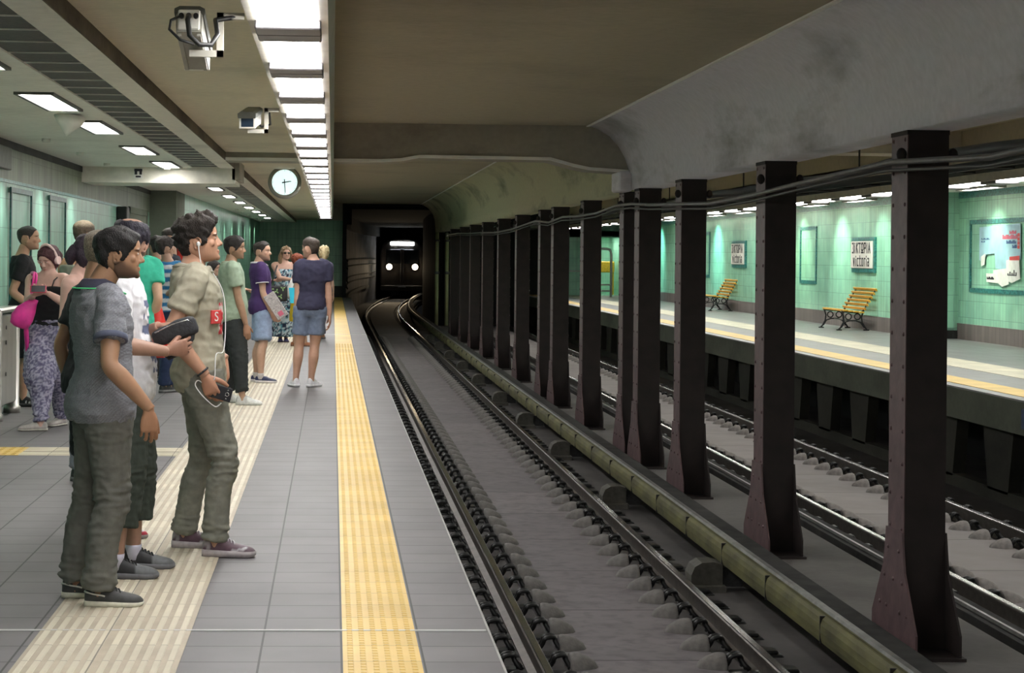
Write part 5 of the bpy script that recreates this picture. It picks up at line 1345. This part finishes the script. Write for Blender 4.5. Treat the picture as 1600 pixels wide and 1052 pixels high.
# 4. khaki T-shirt man with earphones
def khaki(P):
    c = np.tile(np.array((.36,.335,.255)), (len(P), 1)); f = P[:,1] > .03
    m = f*(P[:,2] > .645)*(P[:,2] < .735)*(np.abs(P[:,0]-.035) < .075)
    for i in np.nonzero(m)[0]:
        c[i] = (.55,.04,.05) if noise.noise(Vector((P[i,0]*30, P[i,2]*55, 1.)))+(.25 if P[i,2] < .67 else -.05) > -.05 else (.6,.55,.52)
    return c
def sneak(a, z, x):
    c = np.tile(np.array((.10,.055,.075)), (len(a), 1)); zz = z
    st_ = (np.abs(zz-(.03+.05*np.abs(a-.45))) < .006)*(a > .3)*(a < .85)
    c[st_ > 0] = (.45,.43,.45); c[(a < .16)*(zz > .05) > 0] = (.30,.27,.29); c[(a > .84) > 0] = (.13,.09,.11)
    return c
D = person('tall man in khaki T-shirt with white earphones, standing in profile on the cream strip', 10.12, 1.80, 4, 316, 305, 310, 375, (341,-.08), (293,.22), (319,584,-.24), (350,560,.12), (.15,-1,0), (-.3,-1,-.2),
  headh=6, pitch=6, skin=(.47,.26,.17), hair=dict(top=.10, side=.05, back=.07, noise=.05, freq=11, line='low', quiff=.08, tip=(.026,.019,.014), seed=2.), beard=.10, haircol=(.016,.012,.010), legk=1.02,
  shirt=dict(hem=.475, col=khaki, sleeve=.60, flare=1.12, loose=.005, fold=1.2, seed=11., collar=(.37,.345,.26), collar_h=.007, collar_r=1.05),
  pants=dict(len=1, col=(.215,.215,.18), waist=.555, w=(.066,.058,.048,.041,.038,.037,.035,.034), fold=1.25, seed=14., mat='denim'),
  shoes=dict(col=sneak, sole=(.40,.36,.37), sole_h=.028, laces=(.6,.57,.6)), footR=-4, footL=-6, handR=dict(d=(.38,-.02,-.92), n=(.3,.9,.1), curl=(34,30,20)), handL=dict(d=(.18,-.1,-.98), n=(-.9,-.1,.0), curl=(38,42,28), thumb=(.5,.4,.6)), bw=1.02)
# 5. headphone woman
def floral(P):
    c = np.empty((len(P), 3))
    for i in range(len(P)):
        v = noise.noise(Vector((P[i,0]*52, P[i,1]*52, P[i,2]*90))); c[i] = (.38,.36,.47) if v > .06 else ((.12,.11,.19) if v < -.1 else (.22,.21,.31))
    return c
def shoeflat(a, z, x): return np.tile(np.array((.42,.38,.36)), (len(a), 1))
E5 = person('woman with pale pink headphones in black top and patterned trousers, reading a phone', 17.3, 1.66, -112, 79, 76, 76, 405, (66,-.25), (98,.30), (52,462,-.36), (76,459,-.36), (.5,-.2,-1), (-.6,-.1,-1),
  headh=-118, pitch=-22, skin=PINK, sex='f', bw=1.12, hair=dict(top=.05, side=.05, back=.08, noise=.02, line='long', lift=-.03, locks=[([(0,-.45,.55),(0,-.6,.45),(0,-.62,.25),(0,-.55,.1)],[.16,.2,.17,.08]),([(.3,.1,.5),(.36,.05,.2),(.34,.05,-.1)],[.07,.08,.04])]), haircol=(.07,.022,.028), lod=1.7,
  shirt=dict(hem=.545, top=.765, col=(.014,.014,.016), sleeve=0, loose=.0, seed=3., name='camisole'),
  pants=dict(len=1, col=floral, waist=.60, w=(.078,.082,.084,.082,.074,.058,.042,.030), fold=1.5, seed=6., name='harem_trousers'), shoes=dict(col=shoeflat, sole=(.5,.47,.42), low=True, sole_h=.015), footR=-175, footL=-120,
  handR=dict(d=(.75,-.4,.3), n=(.25,.3,.9), curl=(28,34,20)), handL=dict(d=(-.8,-.3,.2), n=(-.1,.4,.9), curl=(26,32,20)))
# 6. black T-shirt man at the wall
person('man in black T-shirt and black shorts with sunglasses on his head, at the left wall', 19.8, 1.83, 8, 38, 36, 45, 372, (38,-.05), (30,.1), (52,484,-.2), None, (-.1,-1,-.2), headh=0, skin=TAN,
  hair=dict(top=.022, side=.010, noise=.006, line='short'), haircol=(.03,.022,.02), beard=.35, lod=2.,
  shirt=dict(hem=.50, col=(.017,.017,.019), sleeve=.6, loose=.012, seed=8.), pants=dict(len=.50, col=(.014,.014,.016), w=(.068,.068,.068,.07,.07), name='shorts'),
  shoes=dict(col=lambda a, z, x: np.where(((np.sin(a*55) > .3)*(a > .3)*(a < .62)*(z < .06))[:,None], np.array((.7,.7,.7)), np.array((.012,.012,.013))), sole=(.05,.05,.05)), footR=-2, footL=4)
# 7. grey-haired man in tan vest
person('grey-haired man in olive vest seen from behind, beyond the headphone woman', 18.7, 1.82, 62, 128, 124, 132, 365, (128,0), (122,.1), None, None, headh=52, skin=(.50,.27,.16),
  hair=dict(top=.04, side=.02, back=.03, noise=.012, line='low', tip=(.46,.38,.27)), haircol=(.09,.065,.045), lod=1.8,
  shirt=dict(hem=.50, top=.80, col=(.24,.245,.20), sleeve=0, loose=.012, name='vest'), pants=dict(len=1, col=(.1,.1,.11)), shoes=dict(col=(.05,.05,.05), sole=(.1,.1,.1)))
# 8. black tank top woman
person('woman in black tank top with bare shoulder, head bowed, just behind the polo man', 13.3, 1.70, -22, 140, 127, 141, 397, (128,0), (146,.1), (152,505,-.2), None, (0,-1,-.2), headh=15, pitch=-24, skin=PINK, sex='f', bw=1.05,
  hair=dict(top=.05, side=.06, back=.10, noise=.025, line='long', locks=[([(0,-.42,.5),(0,-.5,.2),(0,-.42,-.05)],[.2,.2,.08])]), haircol=(.03,.018,.03), lod=1.4,
  shirt=dict(hem=.50, top=.80, col=(.016,.016,.019), sleeve=0, loose=.01, name='tank_top'), pants=dict(len=1, col=(.20,.21,.24), mat='denim', name='jeans'), shoes=dict(col=(.03,.03,.03), sole=(.1,.1,.1)))
# 9. mint T-shirt man
I9 = person('man in mint green T-shirt standing beyond the bald man, back turned', 16.8, 1.83, 98, 212, 210, 205, 378, (206,0), (220,.1), (238,512,0), None, (.3,-1,0), (-.3,-1,0), headh=110, skin=(.48,.29,.19),
  hair=dict(top=.04, side=.03, noise=.01, line='low'), lod=1.7, shirt=dict(hem=.50, col=(.045,.43,.285), sleeve=.55, loose=.014, seed=5., flare=1.08), pants=dict(len=1, col=(.06,.07,.1), mat='denim'), shoes=dict(col=(.05,.05,.05), sole=(.3,.3,.3)))
# 10-12. the little crowd deeper left
def stripes(P):
    s = np.sin(P[:,2]*1.78*2*PI/.095+.6) > .0
    return np.where(s[:,None], np.array((.60,.62,.66)), np.array((.035,.17,.36)))
person('person in blue and white striped T-shirt and navy trousers, back turned', 21.8, 1.76, 62, 262, 262, 258, 386, (258,0), (266,.1), (258,462,-.05), None, (.6,-.6,-.3), headh=40, skin=(.40,.24,.17),
  hair=dict(top=.05, side=.04, back=.05, noise=.02, line='low'), haircol=(.03,.022,.02), lod=2., shirt=dict(hem=.52, col=stripes, sleeve=.6, loose=.014), pants=dict(len=1, col=(.03,.045,.10)), shoes=dict(col=(.04,.04,.04), sole=(.2,.2,.2)))
person('dark-haired person in dark top half hidden left of the striped T-shirt', 24.2, 1.74, 110, 245, 245, 244, 384, (242,0), (249,.1), None, None, skin=(.38,.22,.15), hair=dict(top=.06, side=.05, back=.07, noise=.02, line='low'), lod=2.4,
  shirt=dict(hem=.5, col=(.03,.03,.035), sleeve=.6), pants=dict(len=1, col=(.025,.025,.03)), shoes=dict(col=(.03,.03,.03), sole=(.1,.1,.1)))
person('man in navy top with tan face, right behind the striped T-shirt', 25.4, 1.84, 10, 270, 270, 267, 371, (266,0), (274,.1), None, None, skin=(.45,.26,.17), hair=dict(top=.03, side=.02, noise=.01, line='short'), haircol=(.03,.022,.018), lod=2.4,
  shirt=dict(hem=.5, col=(.02,.024,.035), sleeve=.6), pants=dict(len=1, col=(.02,.02,.03)), shoes=dict(col=(.03,.03,.03), sole=(.1,.1,.1)))
# 13. sage green T-shirt man
person('man in sage green T-shirt, dark trousers and white sneakers, in profile by the cream strip', 20.3, 1.77, 6, 364, 362, 367, 387, (381,-.25), (358,.05), (384,506,-.2), None, (.1,-1,0), headh=0, pitch=-4, skin=(.37,.22,.14),
  hair=dict(top=.06, side=.04, back=.05, noise=.015, line='low', quiff=.02), haircol=(.016,.013,.012), beard=.4, lod=2.,
  shirt=dict(hem=.485, col=(.30,.38,.28), sleeve=.60, flare=1.12, loose=.016, seed=3.3, fold=1.2, collar=(.3,.38,.28), collar_h=.006), pants=dict(len=.93, col=(.032,.036,.036), w=(.068,.062,.05,.042,.036), waist=.57, fold=1.3),
  shoes=dict(col=lambda a, z, x: np.where(((a < .45)*(z > .02))[:,None], np.array((.52,.52,.50)), np.array((.72,.72,.69))), sole=(.5,.5,.46), laces=(.75,.75,.72)), footR=-3, footL=-5, bw=1.08, belly=.014, handR=dict(curl=(22,26,20), n=(-.3,.9,0), d=(.15,0,-1)))
# 14. purple football-shirt man
purple = lambda P: np.where(((P[:,1] > .05)*(np.abs(P[:,0]-.06) < .02)*(np.abs(P[:,2]-.745) < .008))[:,None], np.array((.6,.6,.65)), np.array((.055,.027,.105)))
N14 = person('man in purple T-shirt and light denim shorts holding a folded newspaper', 23.8, 1.75, 8, 410, 406, 410, 393, (409,-.25), (402,-.05), (424,488,-.2), None, (.1,-1,0), headh=-18, skin=(.50,.30,.21),
  hair=dict(top=.05, side=.015, back=.02, noise=.012, line='short', quiff=.03), haircol=(.035,.028,.024), beard=.5, lod=2.2,
  shirt=dict(hem=.475, col=purple, sleeve=.62, flare=1.15, loose=.018, cuff=(.6,.58,.6), cuff_w=.35, collar=(.55,.53,.56), collar_h=.004, collar_r=1.1), pants=dict(len=.47, col=(.27,.34,.48), w=(.068,.066,.064,.064,.066), mat='denim', name='denim_shorts'),
  shoes=dict(col=(.03,.035,.085), sole=(.62,.58,.58), low=True, laces=(.3,.3,.36), sock=(.6,.56,.56)), footR=-4, footL=-4, handR=dict(d=(.5,0,-.85), n=(.3,.9,.2), curl=(36,36,24)))
# 15. navy T-shirt man seen from behind
person('man in dark navy T-shirt and denim shorts seen from behind beside the yellow strip', 22.9, 1.80, 92, 486, 489, 485, 388, (488,0), (464,.02), (515,492,0), (464,500,-.02), (.4,-1,0), (-.4,-1,0), headh=138, skin=(.50,.29,.21),
  hair=dict(top=.05, side=.012, back=.018, noise=.012, line='short', quiff=.05), haircol=(.05,.036,.028), lod=2.1,
  shirt=dict(hem=.505, col=lambda P: np.array((.034,.032,.062))*(1+0*P[:,:1]), sleeve=.60, flare=1.1, loose=.004, seed=6.6, fold=1.2), pants=dict(len=.36, col=(.17,.21,.31), w=(.066,.064,.059,.057,.059), mat='denim', waist=.56, name='denim_shorts'),
  shoes=dict(col=(.70,.68,.72), sole=(.74,.72,.75), laces=(.75,.75,.78)), footR=62, footL=108, handR=dict(curl=(20,24,18)), handL=dict(curl=(30,34,24), n=(.5,.5,.3)), bw=.94)
# 16. sunglasses woman in long patterned dress
def swirl(P):
    c = np.empty((len(P), 3))
    for i in range(len(P)):
        v = noise.noise(Vector((P[i,0]*15, P[i,1]*15, P[i,2]*14))); w_ = math.sin(v*14)
        c[i] = (.50,.60,.66) if w_ > .25 else ((.02,.03,.07) if w_ < -.15 else (.12,.36,.44))
    return c
W16 = person('woman in sunglasses and long blue patterned dress facing the viewer', 34.5, 1.72, -86, 443, 444, 447, 396, (439,0), (448,0), (456,437,-.3), (430,438,-.1), (.6,0,-1), (-.8,0,-1), headh=-78, skin=(.56,.34,.26), sex='f', bw=1.12,
  hair=dict(top=.06, side=.09, back=.1, noise=.04, line='long', locks=[([(.34,.0,.6),(.45,-.02,.2),(.46,.05,-.25),(.38,.12,-.5)],[.14,.17,.15,.06]),([(-.34,-.05,.6),(-.45,-.08,.25),(-.42,-.1,0)],[.12,.13,.06])]), haircol=(.20,.13,.07), lod=3.,
  shirt=dict(hem=.55, top=.775, col=swirl, sleeve=0, loose=.0, name='dress_bodice'), skirt=dict(rings=[(.60,.085,.06),(.53,.108,.085),(.40,.115,.1),(.25,.125,.11),(.06,.135,.12)], col=swirl, name='dress_skirt'),
  shoes=dict(col=(.05,.05,.15), sole=(.1,.08,.1), low=True))
# 17, 18. the two women hidden behind the navy man
person('red-haired woman in yellow skirt mostly hidden behind the navy T-shirt man', 33.0, 1.60, 30, 470, 470, 466, 407, (461,0), (479,-.05), None, None, headh=20, skin=(.48,.28,.18), sex='f', hair=dict(top=.06, side=.06, back=.1, noise=.03, line='long'), haircol=(.20,.045,.02), lod=3.,
  shirt=dict(hem=.5, col=(.55,.55,.52), sleeve=.4), skirt=dict(rings=[(.6,.085,.06),(.52,.105,.09),(.36,.125,.11),(.27,.13,.115)], col=(.70,.50,.03), name='yellow_skirt'), shoes=dict(col=(.35,.13,.06), sole=(.2,.1,.06), low=True), footR=-10, footL=-10, eyes=False)
person('blonde person with pinned-up hair behind the navy man, at his right shoulder', 36.0, 1.72, 92, 503, 503, 506, 395, (500,0), (506,0), None, None, skin=(.5,.32,.24), sex='f', hair=dict(top=.10, side=.09, back=.12, noise=.06, line='long', locks=[([(0,-.45,.9),(0,-.55,.6),(0,-.5,.1),(0,-.45,-.15)],[.14,.24,.2,.1])]), haircol=(.52,.42,.24), lod=3.2,
  shirt=dict(hem=.5, col=(.10,.09,.14), sleeve=.5), pants=dict(len=1, col=(.15,.16,.2)), shoes=dict(col=(.2,.1,.05), sole=(.1,.1,.1)), eyes=False)
# 19. short person behind the sage green man
person('short person in grey-brown top bending behind the sage green T-shirt man', 26.5, 1.52, 5, 358, 350, 335, 420, (350,0), (365,.1), (384,452,-.1), None, (.2,-1,-.3), headh=-20, skin=(.46,.28,.2), hair=dict(top=.06, side=.05, back=.06, noise=.02, line='low'), lod=2.5,
  shirt=dict(hem=.5, col=(.22,.19,.17), sleeve=.5), pants=dict(len=1, col=(.05,.05,.06)), shoes=dict(col=(.05,.05,.05), sole=(.2,.2,.2)), handR=dict(d=(.9,0,-.2), n=(0,0,-1)))

# ------------------------------------------------------------------ worn and held things
def earphones(D):
    m = MB(); ear = D['toW']((.37,-.02,.41)); m.ell(ear, .011, .011, .013, 10, 8)
    m.build('earbud', M['whiteplastic'], D['t'])
    nbk = D['tz'](.85); fw, rt = D['fw'], D['rt']; H = D['H']
    p1 = D['tz'](.80)+fw*.085*H+rt*.02*H
    pts = [ear+rt*.004, ear+rt*.012-UPV*.05+fw*.005, ear+rt*.01-UPV*.11+fw*.02, D['tz'](.835)+fw*.075+rt*.055, D['tz'](.775)+fw*.135+rt*.02, D['tz'](.70)+fw*.145+rt*.05, D['tz'](.60)+fw*.125+rt*.12, D['WR']+UPV*.10+fw*.06+rt*.02, D['WR']+UPV*.0+fw*.055+rt*.045, D['WR']-UPV*.03+fw*.05+rt*.05]
    c = catmull([tuple(p) for p in pts], 6)
    m = MB(); m.tube([Vector(q) for q in c], .0026, 6)
    back = [D['tz'](.835)+fw*.075+rt*.055, D['tz'](.842)+rt*.085+fw*.01, D['tz'](.848)+rt*.06-fw*.06, D['tz'](.85)-fw*.082]
    m.tube([Vector(q) for q in catmull([tuple(p) for p in back], 5)], .0026, 6)
    m.build('earphone_cord', M['whiteplastic'], D['t'])
    b_ = MB(); b_.tube([D['tz'](.835)+fw*.078+rt*.055, D['tz'](.825)+fw*.088+rt*.052], .006, 8); b_.build('earphone_joint', M['whiteplastic'], D['t'])
    # bracelet on the right wrist
    W_, E_ = D['WR'], D['ER']; d = (W_-E_).normalized(); u = d.cross(UPV).normalized(); v = d.cross(u)
    br = MB(); br.tube([W_-d*.012+(u*math.cos(a)+v*math.sin(a))*.0315 for a in [2*PI*q/20 for q in range(21)]], .0055, 8); br.build('bracelet', M['phoneblk'], D['t'])
earphones(D)

def on_shirt(info, guess):
    ob = [c for c in info['t'].children if c.name.split('.')[0] == 't_shirt'][0]
    ok, loc, nrm, _ = ob.closest_point_on_mesh(Vector(guess)-info['b'])
    return loc+info['b'], nrm.normalized()
pS, nS = on_shirt(D, at(337, 496, 9.97))
nS = Vector((nS.x, nS.y, 0)).normalized(); uS = UPV.cross(nS).normalized()
MS = Matrix(((uS.x,0,nS.x,pS.x+nS.x*.012),(uS.y,0,nS.y,pS.y+nS.y*.012),(0,1,0,pS.z),(0,0,0,1)))
m = MB(); m.cbox(-.035, .035, -.035, .035, -.012, -.001, .002, MS); m.build('print_block', M['pred'], D['t'])
text('S', .07, M['signw'], D['t'], MS, 'print_letter', .001)
def boxed(o, ux, uy, uz, mb, x0, x1, y0, y1, z0, z1, b=.006):
    Mx = Matrix(((ux.x,uy.x,uz.x,o.x),(ux.y,uy.y,uz.y,o.y),(ux.z,uy.z,uz.z,o.z),(0,0,0,1))); return mb.cbox(x0, x1, y0, y1, z0, z1, b, Mx)
o = D['WR']+Vector((.10,-.01,-.10)); ux = Vector((.93,-.25,-.25)).normalized(); uz = Vector((.25,-.02,.97)); uz = (uz-ux*uz.dot(ux)).normalized(); uy = uz.cross(ux)
t = thing('phone', 'black smartphone in the khaki-shirted man\'s right hand', 'phone', o)
m = MB(); boxed(o, ux, uy, uz, m, -.09, .045, -.005, .005, -.036, .036, .004); m.build('case', M['phoneblk'], t)
m = MB(); pc = o+ux*.022-uy*.0062
m.tube([pc+(ux*math.cos(a)+uz*math.sin(a))*.0095 for a in [2*PI*q/16 for q in range(17)]], .0016, 6); m.build('camera_ring', M['silver'], t)
for dz in (-.022, .022):
    m = MB(); boxed(pc+uz*dz, ux, uy, uz, m, -.004, .004, -.001, .001, -.003, .003, .001); m.build('flash', M['silver'], t)
m = MB(); w0 = o-ux*.085
lp = [w0, w0-ux*.05+uz*.03-uy*.03, w0-ux*.06+uz*.005-uy*.04, w0-ux*.02-uz*.03-uy*.04, w0+ux*.03-uz*.06-uy*.03, w0+ux*.07-uz*.075-uy*.015, w0+ux*.09-uz*.05-uy*.01]
m.tube([Vector(q) for q in catmull([tuple(p) for p in lp], 6)], .0028, 6); tag(m.build('charging_cable', M['whiteplastic']), 'looped white cable hanging from the khaki-shirted man\'s phone', 'cable')
# pouch of the bald man
o = at(273, 519, 9.42); ux = Vector((.93,.05,.36)).normalized(); uy = Vector((-.05,1,0)); uy = (uy-ux*uy.dot(ux)).normalized(); uz = ux.cross(uy)
t = thing('pouch', 'black zipped waist pouch held in both hands by the bald man', 'bag', o)
def bagshell(mb, o, ux, uy, uz, rings, n=20, ex=2.6):
    R = []
    for x, w_, h_, dz in rings:
        R.append([o+ux*x+uy*px+uz*(pz+dz) for px, pz in ring(w_, h_, h_, ex, n)])
    mb.loft(R)
m = MB(); bagshell(m, o, ux, uy, uz, [(-.112,.02,.022,0),(-.105,.04,.034,0),(-.06,.05,.044,.002),(-.02,.047,.042,.004),(.02,.052,.05,.004),(.085,.05,.048,.002),(.108,.046,.040,0),(.116,.03,.022,0)], 28, 4.); m.build('pouch_body', M['nylon'], t)
m = MB(); m.tube([o+ux*x-uy*.045+uz*(z) for x, z in ((-.09,.03),(0,.04),(.08,.035),(.1,.01))], .004, 6); m.build('zip', M['silver'], t)
m = MB(); m.tube([o+ux*.10, o+ux*.07-uz*.06-uy*.03, o-ux*.0-uz*.105-uy*.04, o-ux*.07-uz*.11-uy*.02, o-ux*.10-uz*.05], .010, 8); m.build('waist_strap', M['nylon'], t)
# headphones, strap bag, red phone of the woman
hp = MB(); tw = E5['toW']
hp.tube([tw((.40*math.cos(a), -.03, .52+.60*math.sin(a))) for a in [PI*q/16 for q in range(17)]], .013, 8); hp.build('headphone_band', M['pinkplastic'], E5['t'])
for sx in (-1, 1):
    hp = MB(); hp.cyl(tw((sx*.33,-.03,.44)), tw((sx*.48,-.03,.44)), .036, 16); hp.build('headphone_cup', M['pinkplastic'], E5['t'])
for sx in (-1, 1):
    m = MB(); m.tube([E5['tz'](.755)+E5['rt']*(sx*.10)+E5['fw']*.125, E5['tz'](.80)+E5['rt']*(sx*.115)+E5['fw']*.10, E5['tz'](.825)+E5['rt']*(sx*.12)+E5['fw']*.01], .006, 6); m.build('shoulder_strap', M['nylon'], E5['t'])
o = (E5['WR']+E5['WL'])/2+Vector((-.01,-.09,.05)); ux = Vector((1,.1,0)).normalized(); uy = Vector((0,.5,.87)); uy = (uy-ux*uy.dot(ux)).normalized(); uz = ux.cross(uy)
t = thing('phone', 'red smartphone held by the headphone woman', 'phone', o)
m = MB(); boxed(o, ux, uy, uz, m, -.07, .07, -.036, .036, -.006, .004, .004); m.build('case', M['phonered'], t)
m = MB(); boxed(o, ux, uy, uz, m, -.06, .06, -.032, .032, .004, .0055, .001); m.build('screen', M['phoneblk'], t)
o = at(37, 490, 17.0)
t = thing('handbag', 'bright pink slouchy handbag hanging from the headphone woman\'s shoulder', 'bag', o)
m = MB(); bagshell(m, o, Vector((.35,0,.94)), Vector((0,1,0)), Vector((-.94,0,.35)), [(-.13,.02,.04,0),(-.11,.045,.085,0),(-.04,.055,.10,.0),(.04,.045,.085,-.01),(.11,.03,.05,-.03),(.15,.02,.03,-.05)], 20, 2.2); m.build('bag_body', M['pinkbag'], t)
for k in (0, 1):
    m = MB(); sh = E5['tz'](.82)+Vector((-.125-.02*k,-.03,.01)); m.tube([Vector(q) for q in catmull([tuple(o+Vector((.06,-.02,.12))), tuple(at(50+k*3,455,17.05)), tuple(at(53+k*4,430,17.05)), tuple(sh+Vector((0,0,.02))), tuple(sh+Vector((.02,.08,-.03)))], 5)], .011, 8); m.build('strap', M['pinkbag'], t)
m = MB(); m.tube([o+Vector((.02,-.01,-.1)), at(42,530,17.15), at(43,560,17.2)], [.02,.022,.012], 8); m.build('hanging_strap', M['pinkbag'], t)
# newspaper
o = at(431, 478, 23.55); ux = Vector((.55,0,-.83)).normalized(); uz = Vector((.83,0,.55)); uy = Vector((0,1,0))
t = thing('newspaper', 'folded newspaper under the purple-shirted man\'s forearm', 'newspaper', o)
m = MB(); boxed(o, ux, uy, uz, m, -.17, .17, -.012, .012, -.075, .075, .006); m.build('folded_paper', M['newsprint'], t)
m = MB(); boxed(o+ux*.11-uy*.013, ux, uy, uz, m, -.03, .03, -.002, .002, -.03, .03, .001); m.build('printed_block', M['ppink'], t)
# bags of the sunglasses woman
o = at(434, 458, 33.9); t = thing('shoulder_bag', 'black shoulder bag with green leaf motifs carried by the sunglasses woman', 'bag', o)
m = MB(); boxed(o, Vector((1,0,0)), Vector((0,1,0)), UPV, m, -.17, .17, -.06, .06, -.15, .13, .03); m.build('bag_body', M['nylon'], t)
lf = MB()
for q, (dx, dz) in enumerate(((-.11,.07),(-.02,.03),(.09,.08),(-.09,-.05),(.05,-.06))):
    a = q*1.3
    for s in (0, 2.2, 4.2): lf.ell(o+Vector((dx+.025*math.cos(a+s),-.062,dz+.025*math.sin(a+s))), .022, .003, .012, 8, 5, Matrix.Rotation(-(a+s), 3, 'Y'))
lf.build('leaf_print', mat('leaf_green', (.30,.48,.20), .6), t)
m = MB(); m.tube([o+Vector((-.13,0,.12)), o+Vector((-.06,-.02,.32)), W16['tz'](.80)+Vector((-.12,-.06,.0))], .012, 6); m.build('strap', M['nylon'], t)
o = at(455, 452, 34.0); t = thing('carrier_bag', 'white plastic carrier bag in the sunglasses woman\'s hand', 'bag', o)
m = MB(); bagshell(m, o, UPV, Vector((0,1,0)), Vector((1,0,0)), [(-.16,.05,.07,0),(-.12,.08,.11,0),(0,.06,.09,0),(.1,.03,.05,.01),(.19,.012,.02,.02)], 18, 2.1); m.build('bag_body', M['whitebag'], t)
o = at(462, 461, 32.35); t = thing('gift_bag', 'cyan paper bag hanging beside the white carrier bag', 'bag', o)
m = MB(); m.loft([[o+Vector((x*w_,y*.5,z)) for x, y in ((-1,-.1),(1,-.1),(1,.1),(-1,.1))] for z, w_ in ((-.14,.085),(.12,.115))], sm=False); m.build('bag_body', M['cyanbag'], t)
m = MB(); m.tube([o+Vector((-.05,0,.12)), o+Vector((-.03,0,.22)), o+Vector((.03,0,.22)), o+Vector((.05,0,.12))], .006, 6); m.build('handle', M['whitebag'], t)
sg = MB(); tw = W16['toW']
for sx in (-1, 1): sg.ell(tw((sx*.15,.41,.52)), .024, .02, .018, 12, 8)
sg.tube([tw((-.15,.425,.54)), tw((.15,.425,.54))], .005, 6); sg.build('sunglasses', M['lens'], W16['t'])
o = at(249, 505, 16.75); t = thing('red_bag', 'red bag hanging beside the mint-shirted man\'s arm', 'bag', o)
m = MB(); bagshell(m, o, UPV, Vector((0,1,0)), Vector((1,0,0)), [(-.30,.04,.05,0),(-.26,.07,.085,0),(0,.06,.07,-.01),(.15,.03,.035,-.02),(.22,.012,.015,-.03)], 16, 2.1); m.build('bag_body', M['redbox'], t)
